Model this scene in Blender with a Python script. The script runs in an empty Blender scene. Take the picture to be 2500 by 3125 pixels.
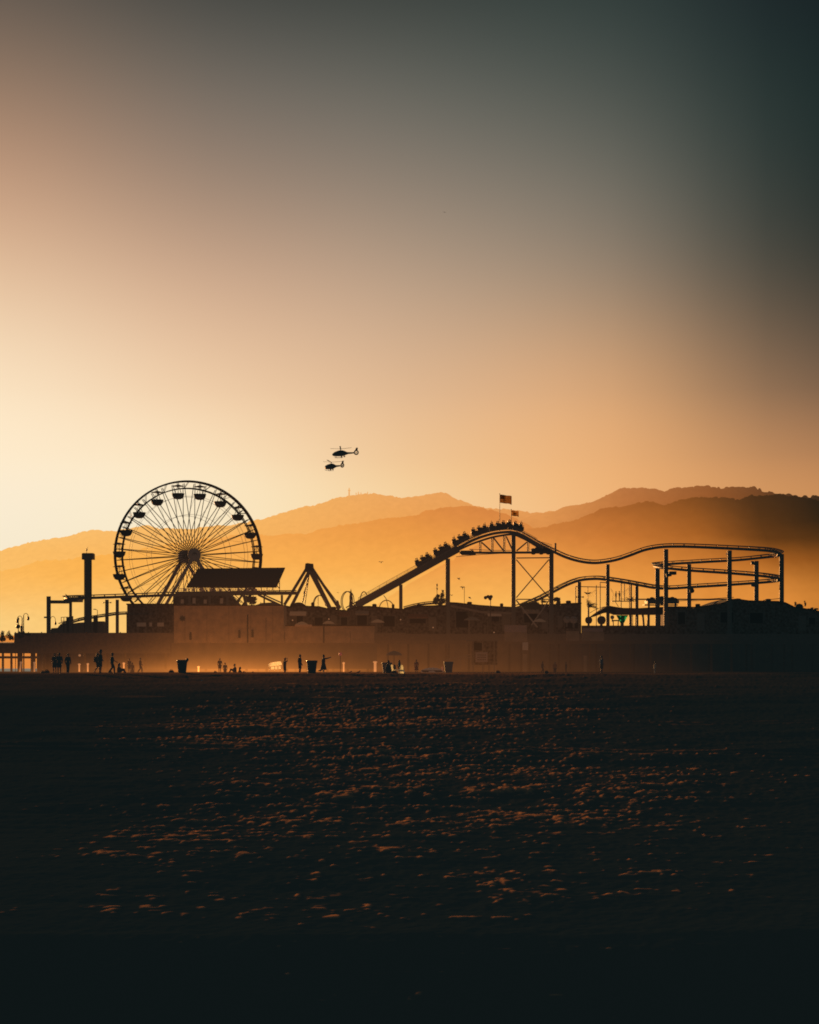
import bpy, bmesh, math, random
import numpy as np
from mathutils import Vector, Matrix, Euler, noise

random.seed(11)
rng = np.random.default_rng(11)
scene = bpy.context.scene
COL = scene.collection
R = math.radians
PI = math.pi

# ------------------------------------------------------------------ survey helpers
# The place was surveyed from one tripod at (0, 0, EYE): a bearing and a distance give a point.
EYE, FPX, CX, HY = 3.2, 5208.0, 1250.0, 1933.0
def PX(px, Y): return (px - CX) / FPX * Y
def PZ(py, Y): return EYE + (HY - py) / FPX * Y
def P(px, py, Y): return Vector((PX(px, Y), Y, PZ(py, Y)))

# ------------------------------------------------------------------ mesh builder
class MB:
    def __init__(s): s.v, s.f, s.m, s.cur = [], [], [], 0
    def add(s, vs, fs):
        b = len(s.v); s.v += [tuple(p) for p in vs]
        s.f += [tuple(b + i for i in f) for f in fs]; s.m += [s.cur] * len(fs)
        return s
    def box(s, x0, x1, y0, y1, z0, z1):
        return s.add([(x0,y0,z0),(x1,y0,z0),(x1,y1,z0),(x0,y1,z0),(x0,y0,z1),(x1,y0,z1),(x1,y1,z1),(x0,y1,z1)],
                     [(0,3,2,1),(4,5,6,7),(0,1,5,4),(1,2,6,5),(2,3,7,6),(3,0,4,7)])
    def bar(s, p, q, w, h=None):
        p, q = Vector(p), Vector(q); h = h or w
        d = (q - p).normalized()
        up = Vector((0,0,1)) if abs(d.z) < .95 else Vector((0,1,0))
        a = d.cross(up).normalized(); b = a.cross(d).normalized()
        c = [(-w/2,-h/2),(w/2,-h/2),(w/2,h/2),(-w/2,h/2)]
        return s.add([p + a*i + b*j for i, j in c] + [q + a*i + b*j for i, j in c],
                     [(0,3,2,1),(4,5,6,7),(0,1,5,4),(1,2,6,5),(2,3,7,6),(3,0,4,7)])
    def tube(s, pts, r, n=6, closed=False):
        pts = [Vector(p) for p in pts]; N = len(pts)
        rs = r if isinstance(r, (list, tuple)) else [r] * N
        vs, fs = [], []
        ref = None
        for i, p in enumerate(pts):
            a = pts[(i+1) % N] if (closed or i < N-1) else p
            b = pts[i-1] if (closed or i > 0) else p
            d = (a - b).normalized()
            if ref is None: ref = d.orthogonal().normalized()
            ref = (ref - d * ref.dot(d)).normalized()
            o = d.cross(ref)
            for k in range(n):
                t = 2*PI*k/n
                vs.append(p + (ref*math.cos(t) + o*math.sin(t)) * rs[i])
        for i in range(N if closed else N-1):
            j = (i+1) % N
            for k in range(n):
                fs.append((i*n+k, i*n+(k+1)%n, j*n+(k+1)%n, j*n+k))
        if not closed:
            fs.append(tuple(range(n))[::-1]); fs.append(tuple((N-1)*n+k for k in range(n)))
        return s.add(vs, fs)
    def cyl(s, c, r, h, n=12, r2=None):
        c = Vector(c); return s.tube([c, c + Vector((0,0,h))], [r, r if r2 is None else r2], n)
    def ball(s, c, r, n=10, m=7):
        rx, ry, rz = r if isinstance(r, (tuple, list)) else (r, r, r)
        vs, fs = [(c[0],c[1],c[2]-rz)], []
        for i in range(1, m):
            t = PI*i/m
            for k in range(n):
                a = 2*PI*k/n
                vs.append((c[0]+rx*math.sin(t)*math.cos(a), c[1]+ry*math.sin(t)*math.sin(a), c[2]-rz*math.cos(t)))
        vs.append((c[0],c[1],c[2]+rz)); L = len(vs)-1
        for k in range(n):
            fs.append((0, 1+(k+1)%n, 1+k)); fs.append((L, L-n+k, L-n+(k+1)%n))
        for i in range(m-2):
            for k in range(n):
                a, b = 1+i*n+k, 1+i*n+(k+1)%n
                fs.append((a, b, b+n, a+n))
        return s.add(vs, fs)
    def capsule(s, p, q, r1, r2, n=10):
        s.ball(p, r1, n, 6); s.ball(q, r2, n, 6)
        return s.tube([p, q], [r1, r2], n)
    def lathe(s, prof, c, n=16):
        vs, fs = [], []
        for r, z in prof:
            for k in range(n):
                a = 2*PI*k/n; vs.append((c[0]+r*math.cos(a), c[1]+r*math.sin(a), c[2]+z))
        for i in range(len(prof)-1):
            for k in range(n):
                fs.append((i*n+k, i*n+(k+1)%n, (i+1)*n+(k+1)%n, (i+1)*n+k))
        fs.append(tuple(range(n))[::-1]); fs.append(tuple((len(prof)-1)*n+k for k in range(n)))
        return s.add(vs, fs)
    def prism(s, poly, ext):
        poly = [Vector(p) for p in poly]; e = Vector(ext); n = len(poly)
        fs = [tuple(range(n)), tuple(range(n, 2*n))[::-1]]
        fs += [(i, n+i, n+(i+1)%n, (i+1)%n) for i in range(n)]
        return s.add(poly + [p + e for p in poly], fs)
    def mesh(s, name, mats, off=(0,0,0), smooth=False):
        me = bpy.data.meshes.new(name)
        o = Vector(off)
        me.from_pydata([(p[0]-o.x, p[1]-o.y, p[2]-o.z) for p in s.v], [], s.f)
        bm = bmesh.new(); bm.from_mesh(me); bmesh.ops.recalc_face_normals(bm, faces=bm.faces); bm.to_mesh(me); bm.free()
        for m in (mats if isinstance(mats, (list, tuple)) else [mats]): me.materials.append(m)
        if any(s.m): me.polygons.foreach_set('material_index', s.m)
        if smooth: me.polygons.foreach_set('use_smooth', [True]*len(me.polygons))
        return me
    def build(s, name, mats, parent=None, smooth=False, base=None):
        """link as ONE object; world coordinates in, stored relative to the parent chain or to its own base"""
        off = Vector((0,0,0))
        if parent is not None:
            q = parent
            while q is not None: off += q.location; q = q.parent
            loc = Vector((0,0,0))
        else:
            if base is None:
                a = np.array(s.v); base = ((a[:,0].min()+a[:,0].max())/2, (a[:,1].min()+a[:,1].max())/2, a[:,2].min())
            off = Vector(base); loc = off
        o = bpy.data.objects.new(name, s.mesh(name, mats, off, smooth)); COL.objects.link(o)
        o.location = loc
        if parent is not None: o.parent = parent
        return o

def tag(o, label=None, cat=None, group=None, kind=None):
    if label: o['label'] = label
    if cat: o['category'] = cat
    if group: o['group'] = group
    if kind: o['kind'] = kind
    return o
def thing(name, label, cat, loc, group=None):
    o = bpy.data.objects.new(name, None); COL.objects.link(o); o.location = loc
    o.empty_display_size = .2
    return tag(o, label, cat, group)
def copy_tree(o, parent=None):
    c = o.copy(); COL.objects.link(c); c.parent = parent
    for ch in list(o.children): copy_tree(ch, c)
    return c
def spline(pts, n=6):
    """Catmull-Rom through pts"""
    p = [Vector(q) for q in pts]; out = []
    for i in range(len(p)-1):
        a, b, c, d = p[max(i-1,0)], p[i], p[i+1], p[min(i+2,len(p)-1)]
        for k in range(n):
            t = k/n
            out.append(.5*((2*b) + (c-a)*t + (2*a-5*b+4*c-d)*t*t + (3*b-a-3*c+d)*t**3))
    out.append(p[-1]); return out
def resample(pts, step):
    out, acc = [pts[0].copy()], 0.
    for a, b in zip(pts, pts[1:]):
        L = (b-a).length
        if L < 1e-9: continue
        t = step - acc
        while t <= L:
            out.append(a + (b-a)*(t/L)); t += step
        acc = L - (t - step)
    return out

# ------------------------------------------------------------------ materials
def lin(c): return tuple((x/255/12.92) if x <= 10.31 else ((x/255+.055)/1.055)**2.4 for x in c)
def ramp_node(nt, fac, stops, interp='LINEAR'):
    n = nt.nodes.new('ShaderNodeValToRGB'); n.color_ramp.interpolation = interp
    e = n.color_ramp.elements
    while len(e) > 1: e.remove(e[-1])
    e[0].position = stops[0][0]; c = stops[0][1]; e[0].color = (*(c if hasattr(c,'__len__') else (c,)*3), 1)
    for p, c in stops[1:]:
        k = e.new(p); k.color = (*(c if hasattr(c,'__len__') else (c,)*3), 1)
    if fac is not None: nt.links.new(fac, n.inputs[0])
    return n.outputs[0]
def maths(nt, op, a, b=None, clamp=False):
    n = nt.nodes.new('ShaderNodeMath'); n.operation = op; n.use_clamp = clamp
    for i, v in enumerate((a, b)):
        if v is None: continue
        if isinstance(v, (int, float)): n.inputs[i].default_value = v
        else: nt.links.new(v, n.inputs[i])
    return n.outputs[0]
def rng_map(nt, v, a, b, clamp=True, smooth=False):
    n = nt.nodes.new('ShaderNodeMapRange'); n.clamp = clamp
    if smooth: n.interpolation_type = 'SMOOTHSTEP'
    n.inputs['From Min'].default_value = a; n.inputs['From Max'].default_value = b
    nt.links.new(v, n.inputs['Value']); return n.outputs['Result']
def mixc(nt, f, a, b, mode='MIX'):
    n = nt.nodes.new('ShaderNodeMix'); n.data_type = 'RGBA'; n.blend_type = mode
    for i, v in ((0, f), (6, a), (7, b)):
        if isinstance(v, (int, float)): n.inputs[i].default_value = v
        elif isinstance(v, (tuple, list)): n.inputs[i].default_value = (*v, 1)
        else: nt.links.new(v, n.inputs[i])
    return n.outputs[2]

# beach haze painted as surface glow: how much emission to add by place
def painted_haze_group():
    g = bpy.data.node_groups.new('painted_beach_haze', 'ShaderNodeTree')
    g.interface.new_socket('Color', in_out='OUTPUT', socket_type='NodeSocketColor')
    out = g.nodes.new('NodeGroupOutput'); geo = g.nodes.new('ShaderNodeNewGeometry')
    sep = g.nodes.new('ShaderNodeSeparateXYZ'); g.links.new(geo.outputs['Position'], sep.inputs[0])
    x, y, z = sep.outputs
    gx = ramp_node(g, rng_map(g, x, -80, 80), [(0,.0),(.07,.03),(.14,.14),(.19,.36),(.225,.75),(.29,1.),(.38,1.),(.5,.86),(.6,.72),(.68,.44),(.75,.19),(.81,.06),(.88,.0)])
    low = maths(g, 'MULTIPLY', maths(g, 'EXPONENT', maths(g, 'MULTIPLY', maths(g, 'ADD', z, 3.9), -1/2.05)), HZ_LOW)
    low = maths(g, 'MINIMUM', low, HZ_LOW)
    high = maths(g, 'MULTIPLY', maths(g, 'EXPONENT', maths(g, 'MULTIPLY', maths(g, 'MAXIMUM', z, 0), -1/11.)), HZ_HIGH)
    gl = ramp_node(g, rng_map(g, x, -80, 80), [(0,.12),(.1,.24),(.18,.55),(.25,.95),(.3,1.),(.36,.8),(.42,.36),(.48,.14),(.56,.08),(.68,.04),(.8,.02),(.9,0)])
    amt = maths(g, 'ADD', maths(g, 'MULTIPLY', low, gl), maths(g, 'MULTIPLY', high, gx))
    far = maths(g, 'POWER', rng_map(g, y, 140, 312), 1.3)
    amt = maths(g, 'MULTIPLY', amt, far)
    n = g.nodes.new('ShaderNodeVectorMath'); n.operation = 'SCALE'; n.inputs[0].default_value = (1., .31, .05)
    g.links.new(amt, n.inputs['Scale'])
    air = g.nodes.new('ShaderNodeVectorMath'); air.operation = 'ADD'; air.inputs[1].default_value = BLACK_LIFT   # constant teal glow added to every surface to lift the blacks
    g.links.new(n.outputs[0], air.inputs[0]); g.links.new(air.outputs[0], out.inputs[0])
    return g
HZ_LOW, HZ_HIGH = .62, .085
BLACK_LIFT = (.0044, .0076, .0080)
HAZE = painted_haze_group()

def mat(name, col, rough=.7, metal=0., var=.35, scale=3., bump=.15, haze=True, transl=None, hscale=1.):
    m = bpy.data.materials.new(name); m.use_nodes = True; nt = m.node_tree
    b = nt.nodes['Principled BSDF']; outn = nt.nodes['Material Output']
    b.inputs['Roughness'].default_value = rough; b.inputs['Metallic'].default_value = metal
    b.inputs['Specular IOR Level'].default_value = .25
    tc = nt.nodes.new('ShaderNodeTexCoord'); nz = nt.nodes.new('ShaderNodeTexNoise')
    nz.inputs['Scale'].default_value = scale; nz.inputs['Detail'].default_value = 5
    nt.links.new(tc.outputs['Object'], nz.inputs['Vector'])
    f = rng_map(nt, nz.outputs['Fac'], .3, .7)
    c = mixc(nt, f, tuple(x*(1-var) for x in col), tuple(min(1, x*(1+var)) for x in col))
    nt.links.new(c, b.inputs['Base Color'])
    if bump:
        bp = nt.nodes.new('ShaderNodeBump'); bp.inputs['Strength'].default_value = bump; bp.inputs['Distance'].default_value = .03
        nt.links.new(nz.outputs['Fac'], bp.inputs['Height']); nt.links.new(bp.outputs[0], b.inputs['Normal'])
    surf = b.outputs[0]
    if transl:
        t = nt.nodes.new('ShaderNodeBsdfTranslucent'); nt.links.new(c, t.inputs['Color'])
        mx = nt.nodes.new('ShaderNodeMixShader'); mx.inputs[0].default_value = transl
        nt.links.new(surf, mx.inputs[1]); nt.links.new(t.outputs[0], mx.inputs[2]); surf = mx.outputs[0]
    if haze:  # haze glow painted onto the surface as emission, scaled by hscale
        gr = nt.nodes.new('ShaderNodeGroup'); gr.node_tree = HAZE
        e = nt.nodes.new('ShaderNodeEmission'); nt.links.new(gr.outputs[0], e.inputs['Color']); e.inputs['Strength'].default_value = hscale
        if haze == 'mottled':   # noise varies the painted haze glow across the front
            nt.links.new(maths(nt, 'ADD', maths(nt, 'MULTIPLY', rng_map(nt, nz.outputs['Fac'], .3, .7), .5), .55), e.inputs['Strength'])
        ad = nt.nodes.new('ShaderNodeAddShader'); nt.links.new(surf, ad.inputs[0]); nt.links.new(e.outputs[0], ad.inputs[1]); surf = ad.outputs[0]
    nt.links.new(surf, outn.inputs['Surface'])
    return m

M = {}
M['steel'] = mat('dark_painted_steel', (.10,.09,.075), .55, .2)
M['steel_thin'] = mat('dark_wheel_steel', (.08,.07,.06), .5, .3, hscale=.55)
M['lights'] = mat('brown_light_cable', (.28,.14,.05), .6, haze=True, hscale=2.2)
M['leg'] = mat('rust_brown_steel', (.30,.17,.08), .6, hscale=1.9)
M['hubm'] = mat('brown_hub_panel', (.20,.14,.10), .6, hscale=1.6)
M['panel'] = mat('dark_solar_panel', (.05,.04,.035), .5, hscale=.75)
M['wood'] = mat('weathered_pier_wood', (.14,.10,.07), .85, scale=2.)
M['stucco'] = mat('stucco_wall', (.34,.25,.17), .9, scale=.8, bump=.2, hscale=1.05)
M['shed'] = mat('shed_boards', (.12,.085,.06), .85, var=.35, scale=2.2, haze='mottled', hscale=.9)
M['bulk'] = mat('bulkhead_planks', (.13,.10,.07), .9, var=.4, scale=.6)
M['pile'] = mat('piling_wood', (.12,.09,.06), .9, var=.4, scale=2., hscale=.9)
M['roof'] = mat('dark_roofing', (.09,.07,.05), .85, var=.5, scale=1.5, hscale=.62)
M['redcloth'] = mat('rust_red_awning', (.30,.10,.05), .8, transl=.35, hscale=.8)
M['white'] = mat('white_paint', (.78,.74,.70), .6, var=.1, hscale=1.15)
M['board'] = mat('pale_sign_board', (.62,.50,.50), .7, var=.12, hscale=.85)
M['glass'] = mat('dark_window', (.02,.02,.025), .15, var=.1, bump=0, hscale=.6)
M['dark'] = mat('dark_metal', (.035,.035,.035), .5, hscale=.8)
M['fence'] = mat('fence_wire', (.22,.15,.09), .6, hscale=1.2)
M['foliage'] = mat('leaves', (.07,.08,.04), .7, transl=.3, var=.5, hscale=.8)
M['trunk'] = mat('palm_trunk', (.12,.09,.06), .9)
M['green'] = mat('teal_green_canvas', (.03,.60,.42), .7, var=.2, transl=.75, hscale=.2)
M['pale'] = mat('pale_tub_shell', (.42,.36,.33), .5, var=.25)
M['bird'] = mat('gull_feathers', (.10,.09,.08), .8)
M['heli'] = mat('dark_helicopter_paint', (.03,.027,.025), .5)
M['heliglass'] = mat('cockpit_glass', (.03,.022,.02), .3, bump=0)
M['skin'] = mat('skin', (.30,.18,.12), .6, var=.12)
M['hair'] = mat('dark_hair', (.03,.022,.016), .7)
M['cloth_dark'] = mat('dark_clothing', (.025,.028,.035), .9)
M['cloth_navy'] = mat('navy_clothing', (.02,.035,.06), .9)
M['cloth_brown'] = mat('brown_clothing', (.10,.055,.03), .9)
M['cloth_blue'] = mat('blue_clothing', (.10,.16,.28), .9)
M['cloth_white'] = mat('white_clothing', (.78,.72,.62), .9, transl=.5)
M['cloth_teal'] = mat('teal_clothing', (.04,.22,.24), .9)
M['cloth_orange'] = mat('orange_lit_clothing', (.55,.22,.07), .9, transl=.3)  # warm sunlight painted in as cloth colour
M['bin_far'] = mat('hazed_bin', (.035,.03,.025), .6, hscale=1.3)  # far bins: haze glow painted on more strongly
M['bin'] = mat('dark_plastic_bin', (.035,.032,.03), .6)
M['bag'] = mat('bin_liner', (.05,.045,.04), .35)
M['post_w'] = mat('white_post_glow', (.75,.70,.60), .7, var=.1, hscale=4.2)  # strong glow painted in so posts look lit; also lamp globes
M['tarp'] = mat('white_tarpaulin', (.85,.78,.62), .7, transl=.8, var=.25, hscale=1.6)  # extra painted glow makes the cloth look sunlit
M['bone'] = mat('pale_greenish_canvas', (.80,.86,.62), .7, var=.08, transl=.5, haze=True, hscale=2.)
M['cooler'] = mat('boat_cover', (.60,.46,.46), .6, hscale=2.2)  # extra painted haze glow pales the cover
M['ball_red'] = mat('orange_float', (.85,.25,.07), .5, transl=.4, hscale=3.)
M['f_red'] = mat('flag_red', (.06,.014,.008), .9, transl=.3, haze=False, var=.1)
M['f_white'] = mat('flag_white', (.62,.33,.12), .9, transl=.3, haze=False, var=.1)
M['f_blue'] = mat('flag_blue', (.012,.016,.03), .9, transl=.1, haze=False, var=.1)
M['f_brown'] = mat('flag_brown', (.12,.06,.03), .9, transl=.3, haze=False, var=.1)

# ------------------------------------------------------------------ camera, sun, sky
cam = bpy.data.cameras.new('camera'); co = bpy.data.objects.new('camera', cam); COL.objects.link(co)
co.location = (0, 0, EYE); co.rotation_euler = (R(90), 0, 0)
cam.sensor_fit = 'HORIZONTAL'; cam.sensor_width = 36; cam.lens = FPX/2500*36
cam.shift_y = (HY - 1562.5)/2500; cam.clip_start = .5; cam.clip_end = 60000
scene.camera = co

SUN_EL, SUN_AZ = 5.0, -27.0     # degrees; azimuth from the view axis, minus is left
sd = bpy.data.lights.new('sun', 'SUN'); sd.energy = 5.; sd.angle = R(.53); sd.color = (1., .46, .14)
so = bpy.data.objects.new('sun', sd); COL.objects.link(so)
tosun = Vector((math.sin(R(SUN_AZ))*math.cos(R(SUN_EL)), math.cos(R(SUN_AZ))*math.cos(R(SUN_EL)), math.sin(R(SUN_EL))))
so.rotation_euler = tosun.to_track_quat('Z', 'Y').to_euler(); so.location = tosun*200

w = bpy.data.worlds.new('World'); scene.world = w; w.use_nodes = True
nt = w.node_tree; nt.nodes.clear()
wo = nt.nodes.new('ShaderNodeOutputWorld'); bg = nt.nodes.new('ShaderNodeBackground')
sky = nt.nodes.new('ShaderNodeTexSky'); sky.sky_type = 'NISHITA'; sky.sun_disc = False
sky.sun_elevation = R(SUN_EL); sky.sun_rotation = R(SUN_AZ); sky.dust_density = 3.; sky.altitude = 10
NISH = .002
bg.inputs['Strength'].default_value = NISH
nt.links.new(sky.outputs[0], bg.inputs['Color'])
tc = nt.nodes.new('ShaderNodeTexCoord'); sep = nt.nodes.new('ShaderNodeSeparateXYZ')
nt.links.new(tc.outputs['Generated'], sep.inputs[0])
dx, dy, dz = sep.outputs
az = maths(nt, 'MULTIPLY', maths(nt, 'ARCTAN2', dx, dy), 180/PI)
el = maths(nt, 'MULTIPLY', maths(nt, 'ARCSINE', dz), 180/PI)
elf = rng_map(nt, el, 0, 40)
YS = [1800, 1650, 1500, 1400, 1200, 900, 600, 300, 0]
SKYC = {  # dusk glow by bearing (degrees) and elevation
 -13.5: [(240,228,200),(240,230,207),(245,231,206),(248,231,202),(247,224,192),(226,190,156),(190,149,122),(138,114,96),(88,81,75)],
 -6.84: [(246,226,188),(246,229,194),(247,229,195),(248,224,188),(239,204,167),(209,171,142),(158,133,115),(114,106,97),(64,67,64)],
 0:     [(248,212,160),(247,212,160),(243,205,154),(238,195,146),(225,183,144),(188,159,134),(141,127,113),(99,100,93),(55,62,59)],
 6.84:  [(240,182,120),(239,180,120),(236,176,116),(231,172,115),(213,162,116),(150,130,110),(110,107,97),(72,79,74),(44,57,55)],
 13.5:  [(212,150,90),(209,148,90),(200,140,88),(182,129,86),(120,95,74),(60,60,53),(36,47,45),(26,42,41),(16,27,31)],
}
DARK = (.0060,.0105,.0125)
def col_ramp(cols, gain=1.):
    st = []
    for y, c in zip(YS, cols):
        st.append((math.degrees(math.atan((HY-y)/FPX))/40, tuple(v*gain for v in lin(c))))
    top = st[-1][1]
    st.append((.66, tuple(a*.3+b*.7 for a, b in zip(top, DARK)))); st.append((.95, DARK))
    return ramp_node(nt, elf, st, 'B_SPLINE')
_k0 = sorted(SKYC); _fine = {}
for _i in range(17):                       # finer bearings by smooth interpolation
    _a = -13.5 + 27*_i/16; _j = min(3, max(0, int(np.searchsorted(_k0, _a, 'right'))-1)); _t = (_a-_k0[_j])/(_k0[_j+1]-_k0[_j])
    _c = [np.array(SKYC[_k0[min(4, max(0, q))]], float) for q in (_j-1, _j, _j+1, _j+2)]
    _v = .5*(2*_c[1]+(_c[2]-_c[0])*_t+(2*_c[0]-5*_c[1]+4*_c[2]-_c[3])*_t*_t+(3*_c[1]-_c[0]-3*_c[2]+_c[3])*_t**3)
    _fine[_a] = [tuple(np.clip(r_, 0, 255)) for r_ in _v]
SKYC = _fine
keys = sorted(SKYC)
knots = [(-70, DARK), (-42, col_ramp(SKYC[-13.5], .35)), (-26, col_ramp(SKYC[-13.5], 1.05))] + [(k, col_ramp(SKYC[k])) for k in keys] + [(21, col_ramp(SKYC[13.5], .35)), (40, DARK)]
cur = knots[0][1]
for (a0, c0), (a1, c1) in zip(knots, knots[1:]):
    cur = mixc(nt, rng_map(nt, az, a0, a1), cur, c1)
below = mixc(nt, rng_map(nt, el, -1.5, 0), DARK, cur)
b2 = nt.nodes.new('ShaderNodeBackground'); nt.links.new(below, b2.inputs['Color'])
ad = nt.nodes.new('ShaderNodeAddShader'); nt.links.new(bg.outputs[0], ad.inputs[0]); nt.links.new(b2.outputs[0], ad.inputs[1])
nt.links.new(ad.outputs[0], wo.inputs['Surface'])

scene.view_settings.view_transform = 'Standard'; scene.view_settings.look = 'None'
scene.view_settings.exposure = 0; scene.view_settings.gamma = 1
scene.render.engine = 'CYCLES'; scene.cycles.filter_width = 1.8
scene.cycles.max_bounces = 4; scene.cycles.diffuse_bounces = 2; scene.cycles.glossy_bounces = 2
# ------------------------------------------------------------------ hills behind the bay
def hcol(c): r, g, b = lin(c); return (r, g*.98, b*.86)
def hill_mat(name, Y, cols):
    """scrub-covered slope; sea haze and sun glow are painted on as emission by position"""
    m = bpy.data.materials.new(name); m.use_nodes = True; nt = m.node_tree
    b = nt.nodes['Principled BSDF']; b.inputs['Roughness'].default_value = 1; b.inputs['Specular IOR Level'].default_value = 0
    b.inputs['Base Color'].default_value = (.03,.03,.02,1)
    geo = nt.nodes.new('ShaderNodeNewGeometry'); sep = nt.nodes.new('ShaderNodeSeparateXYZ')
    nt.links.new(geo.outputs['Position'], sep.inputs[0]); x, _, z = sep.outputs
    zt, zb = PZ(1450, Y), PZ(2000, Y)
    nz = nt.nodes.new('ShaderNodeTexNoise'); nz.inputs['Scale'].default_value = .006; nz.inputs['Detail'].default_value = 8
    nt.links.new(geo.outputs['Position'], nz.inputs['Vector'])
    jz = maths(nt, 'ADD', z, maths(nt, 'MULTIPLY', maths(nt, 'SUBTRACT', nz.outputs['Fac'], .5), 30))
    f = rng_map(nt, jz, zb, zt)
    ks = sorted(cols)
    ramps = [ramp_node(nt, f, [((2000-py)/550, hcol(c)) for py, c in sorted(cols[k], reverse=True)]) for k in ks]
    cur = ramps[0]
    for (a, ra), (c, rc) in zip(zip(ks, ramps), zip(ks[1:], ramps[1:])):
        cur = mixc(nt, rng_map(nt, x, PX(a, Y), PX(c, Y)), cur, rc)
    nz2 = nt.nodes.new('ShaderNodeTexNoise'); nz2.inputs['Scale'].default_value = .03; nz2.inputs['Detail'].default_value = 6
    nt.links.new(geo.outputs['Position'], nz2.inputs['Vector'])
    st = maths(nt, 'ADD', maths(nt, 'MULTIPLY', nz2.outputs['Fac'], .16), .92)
    e = nt.nodes.new('ShaderNodeEmission'); nt.links.new(cur, e.inputs['Color']); nt.links.new(st, e.inputs['Strength'])  # haze colours painted on as emission
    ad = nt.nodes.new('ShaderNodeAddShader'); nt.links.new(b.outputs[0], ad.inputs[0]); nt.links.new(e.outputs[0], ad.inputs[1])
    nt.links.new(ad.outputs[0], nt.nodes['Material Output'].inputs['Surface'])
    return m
def ridge(name, label, Y, pts, m, rough, bush=0., seed=1):
    r = np.random.default_rng(seed)
    px = np.array([p[0] for p in pts], float); py = np.array([p[1] for p in pts], float)
    xs = np.arange(px[0], px[-1], 2.0 if bush else 3.0)
    ys = np.interp(xs, px, py)
    k = np.hanning(15); k /= k.sum(); ys = np.convolve(np.pad(ys, 7, 'edge'), k, 'valid')
    nn = np.zeros_like(xs)
    for sc, a in ((70,1.6),(28,1.1),(11,1.3),(5,1.2)):
        g = r.normal(size=int(len(xs)*3/sc)+4); nn += a*np.interp(np.arange(len(xs))*3/sc, np.arange(len(g)), g)
    ys = ys - nn*rough
    if bush:   # scrub and trees standing on the crest
        for _ in range(int(len(xs)/5)):
            c = r.uniform(xs[0], xs[-1]); wd = r.uniform(4, 11); h = r.uniform(2, 8)*bush*np.interp(c, [1750, 2100, 2300, 2500], [.15,.5,1,1])
            ys = np.minimum(ys, np.where(np.abs(xs-c) < wd, np.interp(xs, px, py) + 1 - h*np.sqrt(np.clip(1-((xs-c)/wd)**2, 0, 1)), 1e9))
    prof = [(-.1,-.02),(-.088,.1),(-.064,.38),(-.04,.62),(-.02,.82),(-.008,.95),(0,1.),(.02,.93),(.06,.6),(.12,-.02)]
    vs, n = [], len(xs)
    for d, f in prof:
        for i in range(n):
            zr = PZ(ys[i], Y)
            und = 0 if d == 0 else noise.noise(Vector((xs[i]*.02, d*30, seed)))*.05
            zz = -6 + (zr+6)*max(f+und if f > .05 else f, -.02)
            vs.append((PX(xs[i], Y), Y*(1+d), zz))
    fs = [(j*n+i, j*n+i+1, (j+1)*n+i+1, (j+1)*n+i) for j in range(len(prof)-1) for i in range(n-1)]
    b = MB(); b.add(vs, fs)
    o = b.build(name, m, base=(0, Y, -6), smooth=True)
    return tag(o, label, 'hill', 'hazy hill ridges behind the bay', 'structure')

FAR = [(-900,1800),(-300,1740),(0,1681),(30,1671),(74,1657),(148,1644),(197,1639),(240,1625),(266,1620),(305,1618),(345,1622),(395,1612),(444,1603),(500,1612),(560,1617),(620,1612),(690,1602),(739,1595),(788,1585),(852,1571),(904,1553),(946,1545),(998,1532),(1035,1516),(1066,1513),(1097,1510),(1123,1506),(1165,1511),(1217,1518),(1259,1516),(1301,1511),(1332,1506),(1363,1505),(1389,1522),(1426,1535),(1468,1548),(1530,1557),(1572,1556),(1656,1562),(1687,1561),(1750,1575),(1850,1600),(2000,1640),(2300,1700),(2700,1990)]
NEARL = [(-900,1860),(-300,1790),(0,1745),(49,1735),(99,1716),(128,1710),(197,1708),(246,1701),(345,1691),(480,1665),(600,1645),(740,1631),(800,1633),(863,1631),(941,1629),(972,1616),(1009,1608),(1061,1597),(1113,1597),(1155,1584),(1196,1579),(1259,1574),(1285,1561),(1322,1553),(1374,1548),(1426,1545),(1463,1548),(1504,1555),(1556,1576),(1600,1598),(1660,1625),(1800,1690),(2000,1780),(2300,1900),(2600,1995)]
GUP = [(900,1990),(1200,1830),(1400,1700),(1550,1600),(1640,1568),(1689,1561),(1725,1545),(1767,1540),(1809,1532),(1835,1519),(1871,1503),(1903,1490),(1965,1489),(1996,1491),(2028,1502),(2054,1488),(2080,1489),(2122,1484),(2163,1485),(2200,1489),(2252,1490),(2304,1490),(2330,1501),(2356,1506),(2398,1511),(2435,1515),(2500,1518),(2700,1530),(3300,1600)]
RLOW = [(900,1990),(1100,1880),(1250,1780),(1450,1668),(1540,1632),(1600,1616),(1689,1603),(1757,1587),(1798,1571),(1840,1550),(1892,1548),(1939,1537),(1986,1531),(2028,1543),(2070,1527),(2122,1519),(2174,1517),(2252,1524),(2294,1514),(2356,1511),(2400,1513),(2461,1522),(2500,1530),(2700,1560),(3300,1680)]
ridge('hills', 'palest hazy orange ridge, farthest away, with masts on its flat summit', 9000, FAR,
      hill_mat('far_scrub_painted_haze', 9000, {0:[(1560,(250,196,124)),(1690,(250,190,110)),(1760,(250,192,112))], 700:[(1580,(247,184,108)),(1700,(248,182,100))],
        1250:[(1500,(234,165,100)),(1600,(236,164,92))], 1650:[(1560,(226,154,92)),(1640,(222,146,80))]}), .9, .0, 3)
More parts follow.
